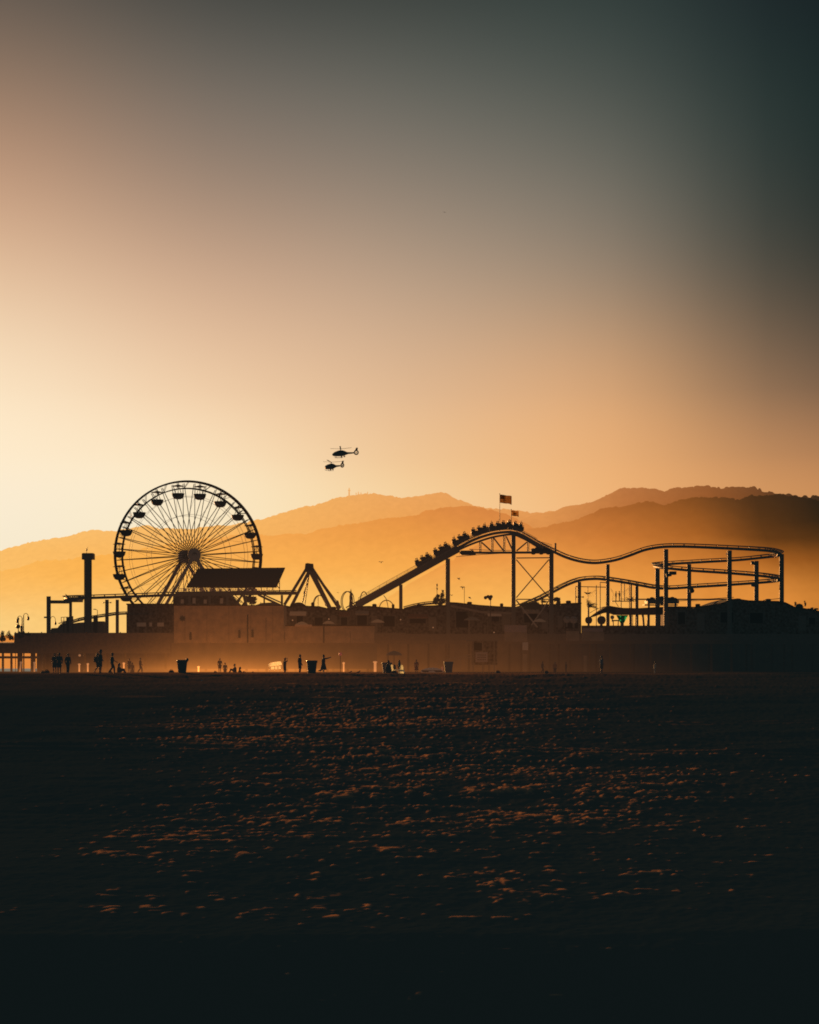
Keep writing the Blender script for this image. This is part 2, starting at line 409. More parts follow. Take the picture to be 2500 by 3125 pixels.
ridge('hills', 'upper right ridge with scrub along its dark crest, behind the lower right slope', 7600, GUP,
      hill_mat('upper_right_scrub_painted_haze', 7600, {1650:[(1550,(224,152,90)),(1640,(220,145,80))], 1900:[(1490,(186,118,70)),(1560,(188,116,64))],
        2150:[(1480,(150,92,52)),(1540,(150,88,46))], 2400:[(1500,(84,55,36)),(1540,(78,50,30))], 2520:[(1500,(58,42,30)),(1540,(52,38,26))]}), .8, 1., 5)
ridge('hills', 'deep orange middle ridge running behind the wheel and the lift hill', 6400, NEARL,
      hill_mat('middle_scrub_painted_haze', 6400, {0:[(1730,(250,184,96)),(1800,(251,190,106)),(1900,(249,206,136)),(1970,(248,208,142))],
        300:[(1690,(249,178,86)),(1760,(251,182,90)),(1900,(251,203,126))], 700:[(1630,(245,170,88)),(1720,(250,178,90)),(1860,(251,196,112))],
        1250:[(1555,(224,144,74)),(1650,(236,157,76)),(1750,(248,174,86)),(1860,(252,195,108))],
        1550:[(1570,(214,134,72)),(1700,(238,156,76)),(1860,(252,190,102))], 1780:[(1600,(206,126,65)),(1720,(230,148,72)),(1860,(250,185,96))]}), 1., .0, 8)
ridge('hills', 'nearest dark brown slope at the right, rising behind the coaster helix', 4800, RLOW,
      hill_mat('right_scrub_painted_haze', 4800, {1600:[(1616,(210,132,68)),(1700,(234,152,75)),(1860,(250,185,96))], 1850:[(1550,(172,102,50)),(1650,(203,122,56)),(1780,(234,154,72)),(1880,(249,184,98))],
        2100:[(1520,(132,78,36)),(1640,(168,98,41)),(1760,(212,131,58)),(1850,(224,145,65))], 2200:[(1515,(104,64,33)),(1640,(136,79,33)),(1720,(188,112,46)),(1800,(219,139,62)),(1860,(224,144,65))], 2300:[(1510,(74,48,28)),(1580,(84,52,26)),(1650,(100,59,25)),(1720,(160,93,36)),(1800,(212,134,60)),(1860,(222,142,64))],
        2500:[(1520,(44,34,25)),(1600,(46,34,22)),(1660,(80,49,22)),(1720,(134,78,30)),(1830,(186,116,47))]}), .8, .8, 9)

mm = hill_mat('mast_painted_haze', 9000, {900:[(1500,(240,178,115)),(1600,(240,178,115))], 1200:[(1500,(236,172,108)),(1600,(236,172,108))]})  # masts take the same painted haze glow
for i, (px, t, rr, lab) in enumerate(((1066,1489,4.2,'tallest pale radio mast on the far ridge, standing apart at the left'), (1087,1503,2.2,'short slim mast on the far ridge, just right of the tallest'),
      (1094,1500,2.4,'slim mast on the far ridge between two shorter ones'), (1102,1502,2.2,'short mast on the far ridge at the left foot of the summit knob'), (1122,1500,2.2,'small mast on the very top of the far ridge knob'))):
    b = MB(); z0 = PZ(1520, 8990); z1 = PZ(t, 8990); x = PX(px, 8990)
    b.tube([(x,8990,z0),(x,8990,z0+(z1-z0)*.5),(x,8990,z1)], [rr*1.2, rr, rr*.6], 5)
    b.box(x-rr*1.6, x+rr*1.6, 8988, 8992, z0+(z1-z0)*.72, z0+(z1-z0)*.8)
    tag(b.build('radio_mast', mm), lab, 'mast', 'masts on the far ridge')

# ------------------------------------------------------------------ sea
def simple(name): 
    m = bpy.data.materials.new(name); m.use_nodes = True; return m, m.node_tree, m.node_tree.nodes['Principled BSDF']
wm, nt, b = simple('sea_water'); b.inputs['Base Color'].default_value = (.10,.05,.02,1); b.inputs['Specular Tint'].default_value = (1,.6,.28,1); b.inputs['Roughness'].default_value = .18
nz = nt.nodes.new('ShaderNodeTexNoise'); nz.inputs['Scale'].default_value = .8; bp = nt.nodes.new('ShaderNodeBump'); bp.inputs['Strength'].default_value = .12
tc = nt.nodes.new('ShaderNodeTexCoord'); nt.links.new(tc.outputs['Object'], nz.inputs['Vector']); nt.links.new(nz.outputs[0], bp.inputs['Height']); nt.links.new(bp.outputs[0], b.inputs['Normal'])
gl = nt.nodes.new('ShaderNodeBsdfGlossy'); gl.inputs['Color'].default_value = (.95,.47,.16,1); gl.inputs['Roughness'].default_value = .16
nt.links.new(bp.outputs[0], gl.inputs['Normal']); nt.links.new(gl.outputs[0], nt.nodes['Material Output'].inputs['Surface'])
b2_ = MB(); b2_.add([(-9000,352,-4.05),(9000,352,-4.05),(9000,12000,-4.05),(-9000,12000,-4.05)], [(0,1,2,3)])
tag(b2_.build('water', wm, base=(0,352,-4.05)), 'sunlit bay water glimpsed beneath the pier', 'sea', None, 'structure')

# ------------------------------------------------------------------ sand: one sheet, trampled between the camera and the pier
def vnoise(x, y, seed):
    """smooth value noise on arrays"""
    r = np.random.default_rng(seed); T = r.random((256, 256)).astype(np.float32)
    xi, yi = np.floor(x).astype(int), np.floor(y).astype(int); fx, fy = x-xi, y-yi
    fx, fy = fx*fx*(3-2*fx), fy*fy*(3-2*fy)
    a = T[xi%256, yi%256]; b = T[(xi+1)%256, yi%256]; c = T[xi%256, (yi+1)%256]; d = T[(xi+1)%256, (yi+1)%256]
    return (a*(1-fx)+b*fx)*(1-fy) + (c*(1-fx)+d*fx)*fy
# rows: evenly spaced in view near, then coarse
dep = np.linspace(1360, 121, 900); near = EYE*FPX/dep                     # 12 m to 138 m
rows = np.concatenate([[-120,-60,-25,-8,0,3,5,7,8.5,9.5,10.5,11.3], near, [141,145,150,158,170,185,205,230,260,290,320,352,360]])
u = np.concatenate([[-14,-8,-4.5,-2.6,-1.7,-1.3], np.linspace(-1.05,1.05,760), [1.3,1.7,2.6,4.5,8,14]])
W = np.where(rows < 8, 8, rows)*.25
X = u[None,:]*W[:,None]; Yg = np.repeat(rows[:,None], len(u), 1)
fine = ((np.abs(u) < 1.06)[None,:] & ((rows > 11.2) & (rows < 140))[:,None]).astype(float)
tr = np.exp(-np.clip(np.abs(X - .2)/(2.4+.115*Yg), 0, None)**3)             # middle strip: bounds the trodden relief and the painted sun flecks
tr = tr*np.clip((Yg-11)/12, 0, 1)*np.interp(Yg, [0,40,75,110,140,400], [1,1,.85,.62,.5,.3])
tr *= .55+.75*np.clip((vnoise(X*.16+9, Yg*.11+4, 31)-.22)/.5, 0, 1.2)
f1 = vnoise(X*5.6+3, Yg*4.4, 5); f2 = vnoise(X*1.3, Yg*1.0+8, 6); f3 = vnoise(X*.30+5+.4*f2, Yg*2.7+1.2*vnoise(X*.25,Yg*.3,77), 7); f4 = vnoise(X*12., Yg*12., 8)
field = .40*f1 + .12*f2 + .25*f3 + .32*f4
near_fade = np.interp(Yg, [0,17,20,24,30,42,60,90,140], [-.34,-.15,-.09,-.035,.0,.03,.005,-.025,-.045])
thr = .655 + .26*(1-np.clip(tr*1.15, 0, 1)) - near_fade
crest = np.clip((field-thr)/.09, 0, 1)*fine
bump = .042*(f1-.5) + .09*(f2-.5) + .05*(f3-.5) + .03*(f4-.5)
pit = np.zeros_like(X)
sw = .05*np.sin(Yg*.5+vnoise(X*.15,Yg*.1,12)*6) + .09*vnoise(X*.12, Yg*.1, 13)
# wheel ruts crossing the beach
rut = np.zeros_like(X)
for (ya, sl, sp) in ((88,.06,1.9),(112,-.11,2.0),(62,.03,1.8),(127,-.2,2.0),(47,-.05,1.7)):
    for off in (0, sp):
        d = (Yg - ya - off - sl*X - 1.2*np.sin(X*.09+ya))/.28
        rut += -.05*np.exp(-d**2)+.045*np.exp(-((d-1.5)/.6)**2)
rutc = np.clip(rut/.03, 0, 1)*np.clip(vnoise(X*.5, Yg*.5, 51)*2-.7, 0, 1)
soft = np.interp(Yg, [12,17,24,34,50], [.1,.2,.4,.7,1.])
Z = fine*(soft*(.55+.6*tr)*bump + soft*.02*crest + .6*rut) + sw*np.clip((Yg-9)/12,0,1)*(Yg<150)
Z -= .16
Z += np.where(Yg < 19, -.105*(19-np.maximum(Yg, 2)) , 0)             # slope added toward the viewer to put the foreground in shade
Z += np.where(Yg > 141, -.0213*(Yg-141), 0)                          # and down to the tide line
nr, nc = X.shape
me = bpy.data.meshes.new('sand')
V = np.stack([X, Yg, Z], -1).reshape(-1,3).astype(np.float32)
idx = np.arange(nr*nc).reshape(nr, nc)
F = np.stack([idx[:-1,:-1], idx[:-1,1:], idx[1:,1:], idx[1:,:-1]], -1).reshape(-1,4)
me.vertices.add(len(V)); me.vertices.foreach_set('co', V.ravel())
me.loops.add(F.size); me.loops.foreach_set('vertex_index', F.ravel().astype(np.int32))
me.polygons.add(len(F)); me.polygons.foreach_set('loop_start', np.arange(0, F.size, 4, dtype=np.int32))
me.polygons.foreach_set('use_smooth', np.ones(len(F), bool)); me.update(calc_edges=True)
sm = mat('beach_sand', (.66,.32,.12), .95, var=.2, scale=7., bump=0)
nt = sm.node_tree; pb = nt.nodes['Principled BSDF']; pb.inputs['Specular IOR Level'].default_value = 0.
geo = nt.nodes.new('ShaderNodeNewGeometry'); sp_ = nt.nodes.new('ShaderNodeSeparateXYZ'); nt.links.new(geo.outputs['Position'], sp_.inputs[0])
# sunlit flecks and dark sides painted into the colour by the dry mask
att = nt.nodes.new('ShaderNodeAttribute'); att.attribute_name = 'painted_sun'
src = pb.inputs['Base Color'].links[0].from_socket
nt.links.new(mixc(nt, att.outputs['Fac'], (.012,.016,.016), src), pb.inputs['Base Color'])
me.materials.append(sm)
painted_sun = me.attributes.new('painted_sun', 'FLOAT', 'POINT')
dr = np.maximum(tr*.05*np.clip((Yg-26)/30, 0, 1) + crest*np.interp(Yg, [0,60,90,140], [1,.9,.6,.45]), rutc*fine*np.clip(tr*1.5+.1,0,1)*.8)  # crests and ruts painted pale as if sunlit
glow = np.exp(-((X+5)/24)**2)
dr = np.maximum(dr, np.clip((Yg-85)/55, 0, 1)*.30*glow); dr = np.where(Yg > 139.5, np.maximum(dr, .75*glow), dr)  # far sand painted brighter to look sunlit
painted_sun.data.foreach_set('value', dr.ravel().astype(np.float32))
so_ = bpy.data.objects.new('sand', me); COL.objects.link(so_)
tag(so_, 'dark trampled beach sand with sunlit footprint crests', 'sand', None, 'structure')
def ground(x, y):
    j = int(np.clip(np.searchsorted(rows, y), 1, nr-1)); i = int(np.clip(np.searchsorted(X[j], x), 1, nc-1))
    return float(Z[j, i])
# ------------------------------------------------------------------ pier
DY = 312.0                                   # front edge of the pier
ZD = PZ(1936, DY)                            # deck level
ZG = -3.9                                    # sand level under the pier
pier = thing('pier', 'long wooden pier on rows of dark pilings across the back of the beach', 'pier', (0, DY, ZG))
x0, x1 = PX(-500, DY), PX(2950, DY)
xl = PX(45, DY)
b = MB(); b.box(xl, x1, DY, DY+46, ZD-.45, ZD); b.box(x0, xl-.003, DY, DY+46, ZD-2.1, ZD-1.65); b.build('deck', M['wood'], pier)
b = MB(); b.box(xl, x1, DY-.12, DY-.003, ZD-1.1, ZD+.08); b.box(x0, xl-.003, DY-.12, DY-.003, ZD-2.4, ZD-1.6); b.build('fascia', M['wood'], pier)
b = MB()
for y in (DY+1.5, DY+14, DY+27):
    b.box(xl, x1, y-.25, y+.25, ZD-1.75, ZD-.453); b.box(x0, xl-.003, y-.25, y+.25, ZD-3., ZD-2.103)
b.build('stringer', M['wood'], pier)
b = MB(); b.box(x0, PX(112, DY), DY+1.2, DY+1.5, PZ(2010, DY), PZ(2003, DY)); b.build('cross_brace', M['wood'], pier)
pil = [(-40,8),(3,7),(29,7),(41.5,2),(57,12),(67,4),(97,12),(112,6)] + [(130+i*62, 7) for i in range(46)]
for px, wd in pil:
    for k, y in enumerate((DY+1.5, DY+27)):
        if k and px > 112 and (int(px)//62) % 2: continue
        b = MB(); x = PX(px, DY) + (0 if k == 0 else PX(px, DY)*.005)
        r = wd/2/16.7
        b.tube([(x,y,ZG-.6),(x,y,ZD-1.75)], [r*1.05, r], 8)
        b.build('piling', M['pile'], pier)
b = MB(); b.box(xl, PX(1240,DY), DY+.05, DY+.3, ZD+.003, PZ(1931,DY))
for i in range(30): b.box(xl+i*2.4, xl+i*2.4+.16, DY+.08, DY+.24, PZ(1931,DY), PZ(1931,DY)+.14)
b.build('kerb_rail', M['wood'], pier)
# under-deck bulkhead
bw = MB(); bw.box(PX(112, 345), PX(3000, 345), 345, 346, ZG-1, ZD-.5)
for i in range(60): bw.box(PX(130,345)+i*3.2, PX(130,345)+i*3.2+.3, 344.8, 344.997, ZG-1, ZD-.5)
tag(bw.build('bulkhead', M['bulk']), 'tall plank bulkhead standing in the shade beneath the pier deck', 'retaining wall')
# clad enclosure hung below the left deck
b = MB(); b.box(PX(45, DY), PX(520, DY), DY-.5, DY-.2, PZ(1994, DY), PZ(1932, DY)); b.box(PX(-400, DY), PX(45, DY)-.003, DY-.5, DY-.2, PZ(1994, DY), PZ(1962, DY))
for i in range(20): b.box(PX(47, DY)+i*1.4, PX(47, DY)+i*1.4+.06, DY-.56, DY-.503, PZ(1994, DY), PZ(1932, DY))
tag(b.build('plank_skirt', M['wood']), 'dark plank skirt along the left half of the pier, above the bright gaps', 'screen wall')

def hall(name, label, cat, pts, Y, depth, zb, wall='shed', eave=.35, group=None, top='roof', doors=()):
    """front elevation given by its roof line pts (pixel survey at distance Y): walls below, roof slab following the line"""
    line = [P(px, py, Y) for px, py in pts]
    t = thing(name, label, cat, ((line[0].x+line[-1].x)/2, Y, zb), group)
    b = MB()
    b.prism([(p.x, Y+.4, p.z-.25) for p in line] + [(line[-1].x, Y+.4, zb), (line[0].x, Y+.4, zb)], (0, depth, 0))
    b.build('wall', M[wall], t)
    b = MB()
    for a, c in zip(line, line[1:]):
        b.prism([(a.x-.01, Y-eave, a.z-.22), (c.x, Y-eave, c.z-.22), (c.x, Y-eave, c.z), (a.x-.01, Y-eave, a.z)], (0, depth+eave+.6, 0))
    b.build('roof', M[top], t)
    for (a, c, za, zc, kind) in doors:
        d = MB(); xa, xc = PX(a, Y), PX(c, Y); zt, zl = PZ(za, Y), max(PZ(zc, Y), zb)
        d.box(xa, xc, Y+.3, Y+.397, zl, zt)
        o = d.build(kind, M['glass'] if kind == 'window' else M['wood'], t)
        f = MB(); w_ = .09
        f.box(xa-w_, xa, Y+.24, Y+.395, zl, zt); f.box(xc, xc+w_, Y+.24, Y+.395, zl, zt); f.box(xa-w_, xc+w_, Y+.24, Y+.395, zt, zt+w_)
        f.build('frame', M['trunk'], o)
    return t

# big blank-walled arcade hall and its low wing
YA = 311.2
ah = thing('arcade_hall', 'large plain stucco hall on the pier, long flat wall below the solar canopy', 'building', (PX(700,YA), YA, ZD-1.6))
b = MB(); b.box(PX(531,YA), PX(866,YA), YA, YA+14, PZ(1962,YA), PZ(1849,YA)); b.build('wall', M['stucco'], ah)
b = MB(); b.box(PX(529,YA), PX(868,YA), YA-.12, YA+14.1, PZ(1849,YA)+.003, PZ(1846.5,YA)); b.build('parapet', M['roof'], ah)
b = MB(); b.tube([(PX(756,YA),YA-.09,PZ(1962,YA)),(PX(756,YA),YA-.09,PZ(1876,YA))], .11, 8); b.build('downpipe', M['dark'], ah)
b = MB(); b.tube([(PX(812,YA),YA-.06,PZ(1960,YA)),(PX(812,YA),YA-.06,PZ(1885,YA))], .05, 6); b.build('downpipe', M['wood'], ah)
star = []
for k in range(16):
    a = 2*PI*k/16; rr = .62 if k % 2 == 0 else .36
    star.append((PX(557,YA)+rr*math.cos(a), YA-.1, PZ(1888,YA)+rr*math.sin(a)))
b = MB(); b.prism(star, (0,.09,0)); b.build('wall_emblem', M['dark'], ah)
for px, py in ((731,1938),(771,1936),(582,1944)):
    b = MB(); b.box(PX(px,YA)-.2, PX(px,YA)+.2, YA-.25, YA-.003, PZ(py,YA)-.55, PZ(py,YA)+.55); b.ball((PX(px,YA), YA-.2, PZ(py,YA)+.7), .2, 8, 6); b.build('wall_lamp', M['dark'], ah)
for i in range(5):
    b = MB(); x = PX(531+67*(i+.5), YA); b.box(x-.02, x+.02, YA-.02, YA-.003, PZ(1961,YA), PZ(1851,YA)); b.build('panel_joint', M['shed'], ah)
lw = thing('low_wing', 'low stucco wing stepping down beside the large hall', 'building', (PX(1000,YA), YA+.3, ZD-1.6))
b = MB(); b.box(PX(870,YA)+.02, PX(1142,YA), YA+.3, YA+12, PZ(1962,YA), PZ(1911,YA)); b.build('wall', M['stucco'], lw)
b = MB(); b.box(PX(870,YA)+.02, PX(1144,YA), YA+.18, YA+12.1, PZ(1911,YA)+.003, PZ(1908,YA)); b.build('parapet', M['roof'], lw)
b = MB(); b.box(PX(900,YA), PX(952,YA), YA+.1, YA+.175, PZ(1912,YA), PZ(1906,YA)); b.build('sign_panel', M['board'], lw)
b = MB(); b.tube([(PX(988,YA),YA+.22,PZ(1962,YA)),(PX(988,YA),YA+.22,PZ(1912,YA))], .13, 8); b.build('downpipe', M['dark'], lw)
b = MB(); b.tube([(PX(1069,YA),YA+.24,PZ(1962,YA)),(PX(1069,YA),YA+.24,PZ(1926,YA))], .06, 6); b.build('downpipe', M['wood'], lw)
# lower floor of the hall at beach level
lo = MB(); lo.box(PX(520,YA), PX(1150,YA), YA+1.0, YA+1.3, ZG+.6, PZ(1962,YA)-.003)
tag(lo.build('undercroft_screen', M['bulk']), 'shadowed plank screen under the two stucco halls', 'screen wall')

# dark block under the wheel's legs
YB = 319.
db = thing('ride_building', 'dark blocky ride building at the foot of the ferris wheel', 'building', (PX(457,YB), YB, ZD))
b = MB(); b.box(PX(388,YB), PX(526,YB), YB, YB+9, ZD, PZ(1846,YB)); b.box(PX(388,YB), PX(470,YB), YB-.8, YB-.003, ZD, PZ(1876,YB)); b.build('wall', M['shed'], db)
b = MB(); b.box(PX(386,YB), PX(528,YB), YB-.3, YB+9.2, PZ(1846,YB)+.003, PZ(1842,YB)); b.build('roof', M['roof'], db)
for a, c in ((420,448),(458,466),(480,500)):
    b = MB(); b.box(PX(a,YB), PX(c,YB), YB-.86, YB-.803, PZ(1912,YB), PZ(1900,YB)) if a < 470 else b.box(PX(a,YB), PX(c,YB), YB-.06, YB-.003, PZ(1912,YB), PZ(1900,YB))
    b.build('window', M['leg'], db)
# upper gallery behind the hall's parapet, seen under the track
YC = 324.
gl = thing('gallery', 'cluttered dark gallery of booths under the elevated track, beside the wheel', 'building', (PX(640,YC), YC, ZD))
b = MB(); b.prism([P(528,1846,YC),P(528,1816,YC),P(700,1816,YC),P(728,1846,YC)], (0,6,0)); b.build('wall', M['shed'], gl)
for i, a in enumerate((536,552,566,588,612,622,652,672)):
    b = MB(); b.box(PX(a,YC), PX(a+9,YC), YC-.1, YC-.003, PZ(1842,YC), PZ(1822+(i*7)%9,YC)); b.build('window', M['leg' if i % 2 else 'dark'], gl)

# sheds and booths of the midway (roof lines by survey)
hall('midway_arcade', 'dark midway arcade with a humped roof right of the large hall', 'building',
     [(866,1855),(890,1850),(902,1846),(925,1846),(940,1849),(975,1850),(1000,1856),(1030,1860),(1060,1862),(1072,1857)], 318, 12, ZD,
     doors=((905,925,1880,1915,'window'),(960,985,1884,1915,'window'),(1010,1026,1882,1925,'door'),(1040,1060,1884,1912,'window')))
hall('lift_station', 'dark station shed at the foot of the coaster lift hill', 'building',
     [(1072,1856),(1092,1850),(1128,1849),(1170,1853),(1218,1857),(1237,1858)], 316, 12, ZD,
     doors=((1090,1120,1878,1915,'window'),(1135,1150,1880,1930,'door'),(1170,1205,1880,1912,'window')))
hall('game_booth', 'brown game booth with a low red-lit counter between two coaster columns', 'booth',
     [(1236,1857),(1262,1852),(1290,1848),(1330,1847),(1362.5,1846)], 317, 9, ZD,
     doors=((1250,1300,1888,1902,'window'),(1310,1330,1885,1925,'door')))
lr = hall('long_roof_shed', 'long shed with a straight roof sloping gently down to the right', 'building',
     [(1362,1837),(1395,1838.5),(1462,1846),(1520,1850),(1566,1852)], 319, 12, ZD,
     doors=((1392,1430,1866,1915,'window'),(1500,1524,1880,1896,'window'),(1535,1556,1876,1925,'door')))
b = MB(); b.bar(P(1376,1849,318.3), P(1470,1868,318.3), .25, .4); b.bar(P(1470,1868,318.3), P(1566,1872,318.3), .25, .4); b.build('fascia_board', M['stucco'], lr)
hall('planted_shed', 'low dark shed half hidden by bushes behind the braced coaster tower', 'building',
     [(1565,1853),(1610,1848),(1650,1844),(1702,1843)], 322, 9, ZD, doors=((1600,1640,1870,1900,'window'),(1655,1672,1870,1920,'door')))
hall('corner_building', 'square dark building whose right edge drops sheer beside the open gap', 'building',
     [(1699,1844),(1720,1841),(1775,1839)], 317, 4.5, ZD-.05, doors=((1704,1716,1880,1915,'door'),(1725,1765,1900,1918,'window')))

# parapet of the open terrace
b = MB(); b.box(PX(1776,DY), PX(2046,DY), DY+.3, DY+.6, ZD-.02, PZ(1911,DY)); b.box(PX(1776,DY), PX(2046,DY), DY+.2, DY+.7, PZ(1911,DY)+.003, PZ(1909,DY))
tag(b.build('terrace_parapet', M['shed']), 'solid low parapet edging the bright open terrace', 'parapet wall')
tent = hall('tent_hall', 'broad dark tent-roofed hall with a low peak at the right of the pier', 'tent',
     [(2044,1850),(2062,1850.5),(2099,1851),(2117,1852),(2164,1848),(2192,1843.5),(2224,1832),(2240,1828),(2252,1826),(2264,1829),(2285,1832),(2330,1833),(2377,1834),(2397,1838),(2422,1850)], 316, 18, ZD,
     doors=((2070,2092,1868,1905,'window'),(2130,2150,1872,1925,'door'),(2200,2240,1868,1900,'window'),(2290,2330,1870,1902,'window')))
hall('end_building', 'dark building at the far right edge with a gently falling roof', 'building',
     [(2424,1851),(2461,1857),(2500,1864),(2620,1878),(2800,1890)], 315, 16, ZD, doors=((2440,2460,1880,1925,'door'),(2470,2490,1885,1905,'window')))

# ------------------------------------------------------------------ roller coaster
rc = thing('roller_coaster', 'steel roller coaster with lift hill, long dip and stacked helix on tall columns', 'roller coaster', (PX(1600,318), 318, ZD))
def track(name, pts, n=8, spine=.42, gap=.52, gauge=.55, tie=1.1):
    path = resample(spline(pts, n), .5)
    sp, ra = MB(), MB(); rb = ti = ra
    L, Rr = [], []
    for i, p in enumerate(path):
        t = (path[min(i+1,len(path)-1)] - path[max(i-1,0)]).normalized()
        side = t.cross(Vector((0,0,1))).normalized(); up = side.cross(t).normalized()
        L.append(p + side*gauge + up*gap); Rr.append(p - side*gauge + up*gap)
        if i % max(1, int(tie/.5*2)) == 0 and 0 < i < len(path)-1:
            ti.bar(p + up*.15, L[-1], .09); ti.bar(p + up*.15, Rr[-1], .09); ti.bar(L[-1], Rr[-1], .09)
    sp.tube(path, spine/2*1.2, 8); ra.tube(L, .085, 6); rb.tube(Rr, .085, 6)
    o = sp.build(name, M['steel'], rc)
    ra.build('rail', M['steel'], o)
    return path
YT = 318.
main_px = [(1060,1862,YT),(1090,1845,YT),(1180,1795,YT),(1273,1743,YT),(1361,1693,YT),(1400,1671,YT),(1450,1646,YT),(1495,1631,YT),(1530,1625,YT),(1562,1624,YT),(1590,1632,YT),(1620,1648,YT),(1651,1666,YT),
  (1690,1684,YT),(1728,1701,YT),(1765,1712,YT),(1800,1717.5,YT),(1834,1717,YT),(1880,1709,YT),(1923,1695,YT),(1960,1681,YT),(1988,1674,YT),(2025,1669,YT),(2070,1668,YT),(2117,1669,YT-1),(2210,1673,YT-2),(2290,1677,YT-3),(2345,1681,YT-1),(2374,1687,YT+4),(2383,1692,YT+9),(2372,1697,YT+14),(2340,1700.5,YT+18),(2257,1709,YT+20),(2150,1715,YT+20),(2048,1721,YT+18),(2012,1724,YT+15),(1998,1727,YT+10),(2006,1731,YT+5),(2043,1735,YT+1),(2117,1742,YT-1),(2210,1748,YT-1),(2303,1755.5,YT-1),(2350,1761,YT+1),(2374,1765,YT+6),(2382,1769,YT+10),(2368,1773.5,YT+14),(2330,1777.5,YT+17),(2210,1786,YT+18),(2117,1791.5,YT+18),(2048,1796,YT+17),(2001,1794.5,YT+15),(1955,1786.5,YT+13),(1909,1778,YT+11),(1853,1769.5,YT+9),(1816,1766.5,YT+8),(1770,1771,YT+7),(1728,1786.5,YT+6),(1690,1806,YT+5),(1645,1829,YT+4),(1600,1848,YT+3),(1570,1857,YT+3)]
main_path = track('track', [P(*q) for q in main_px])
left_px = [(905,1811,320),(800,1812,320),(650,1814,320),(540,1815.5,320),(420,1820,320),(300,1824,320),(230,1826,320),(204,1827,323),(200,1827,327),(212,1827,331),(260,1829,333)]
track('track', [P(*q) for q in left_px])
low_px = [(185,1908,331),(222,1899,330),(243,1893,330),(280,1886,329),(316,1880.5,329),(365,1874,328),(420,1873,328),(470,1875,328)]
track('track', [P(*q) for q in low_px], spine=.3, gap=.35)
exit_px = [(1233,1858,321),(1262,1850,321),(1295,1844,321),(1330,1841,321),(1360,1840.5,321)]
track('track', [P(*q) for q in exit_px], spine=.3, gap=.35)
# deep box beam under the lift
b = MB()
lift = [(1088,1848),(1180,1797),(1273,1745),(1361,1696),(1400,1675)]
for (a, c) in zip(lift, lift[1:]): b.bar(P(*a, YT+.0), P(*c, YT+.0), .8, 1.25)
b.build('lift_beam', M['steel'], rc)
b = MB(); low = [(1388,1684),(1438,1661),(1494,1642),(1533,1634),(1566,1631),(1590,1640),(1612,1651),(1651,1674),(1690,1688)]
for yy in (YT-.9, YT+.9):
    lp = spline([P(px, py, yy) for px, py in low], 4)
    b.tube(lp, .2, 6)
b.build('arch_chord', M['steel'], rc)
b = MB()
for yy in (YT-.9, YT+.9): b.bar(P(1403,1687,yy), P(1690,1686,yy), .3, .42)
b.build('bottom_chord', M['steel'], rc)
b = MB(); b.tube([P(1392,1699,YT-1),P(1470,1692,YT-1),P(1566,1687.5,YT-1)], .05, 5); b.tube([P(1432,1676,YT-1),P(1500,1679.5,YT-1),P(1562,1679.5,YT-1)], .05, 5); b.build('safety_cable', M['steel'], rc)
for a, c in (((1466,1651),(1466,1686)),((1503,1639),(1503,1686)),((1539,1633),(1539,1686)),((1612,1652),(1612,1686)),((1440,1676),(1440,1686))):
    for yy in (YT-.85, YT+.85):
        s_ = 2 if yy > YT else -2
        b = MB(); b.bar(P(a[0]+s_, a[1], yy), P(c[0]+s_, c[1], yy), .16); b.build('truss_post', M['steel'], rc)
for a, c in (((1470,1655),(1500,1682)),((1507,1642),(1538,1682)),((1545,1637),(1564,1678)),((1577,1681),(1608,1655))):
    b = MB(); b.bar(P(a[0],a[1],YT-.85), P(c[0],c[1],YT-.85), .26); b.build('truss_brace', M['steel'], rc)
b = MB(); b.box(PX(1406,YT), PX(1446,YT), YT-1.3, YT+.6, PZ(1694,YT), PZ(1681,YT)); b.tube([P(1446,1692,YT-.9),P(1452,1690,YT-.9)], .2, 6); b.build('drive_housing', M['dark'], rc)
b = MB()
for i, px in enumerate((1628,1640,1652,1664,1674)): b.ball(P(px, 1683-(i%2)*4, YT-.9), (.62,.7,.62), 8, 6)
b.box(PX(1622,YT), PX(1682,YT), YT-.6, YT+.9, PZ(1688,YT), PZ(1677,YT)); b.build('brake_housing', M['dark'], rc)
# columns
cols = [(1360,1374,1705,1945,318),(1561,1574,1632,1945,318),(1676,1690,1680,1945,318),(1218,1229,1784,1945,318),
  (2026,2040,1676,1945,318),(2220,2234,1680,1945,316),(2379,2393,1691,1945,324),(2302,2316,1712,1945,336),(2097,2110,1722,1945,336),(2000,2014,1734,1945,329),
  (1939,1949,1786,1945,330),(1850,1861,1722,1945,318),(1763,1774,1776,1945,325),(1924,1929,1778,1945,330),
  (142,155,1820,1945,320),(211,220,1832,1945,322),(321,332,1830,1945,321),(353,363,1830,1945,321),(575,582,1818,1860,320),(637,644,1818,1860,320),(690,698,1818,1860,320),(745,753,1818,1860,320),(804,809,1818,1860,320),(857,864,1816,1860,320)]
for a, c, t, bt, Y in cols:
    b = MB(); x = PX((a+c)/2, Y); r = (c-a)/2/FPX*Y
    zt = PZ(t, Y); zb_ = max(PZ(bt, Y), ZD) if bt > 1900 else PZ(bt, Y)
    b.tube([(x,Y,zb_),(x,Y,zt)], r, 12); b.tube([(x,Y,zb_),(x,Y,zb_+.25)], r*1.5, 12)
    b.build('column', M['steel'], rc)
b = MB(); b.bar(P(149,1837,320), P(216,1837,321), .5, .62); b.build('cross_beam', M['steel'], rc)
b = MB(); b.box(PX(199,322), PX(241,322), 320.5, 326, PZ(1837,322), PZ(1829,322))
b.prism([P(199,1812,320.4),P(206,1829,320.4),P(241,1829,320.4),P(241,1824,320.4),P(212,1823,320.4)], (0,.3,0)); b.build('turn_platform', M['steel'], rc)
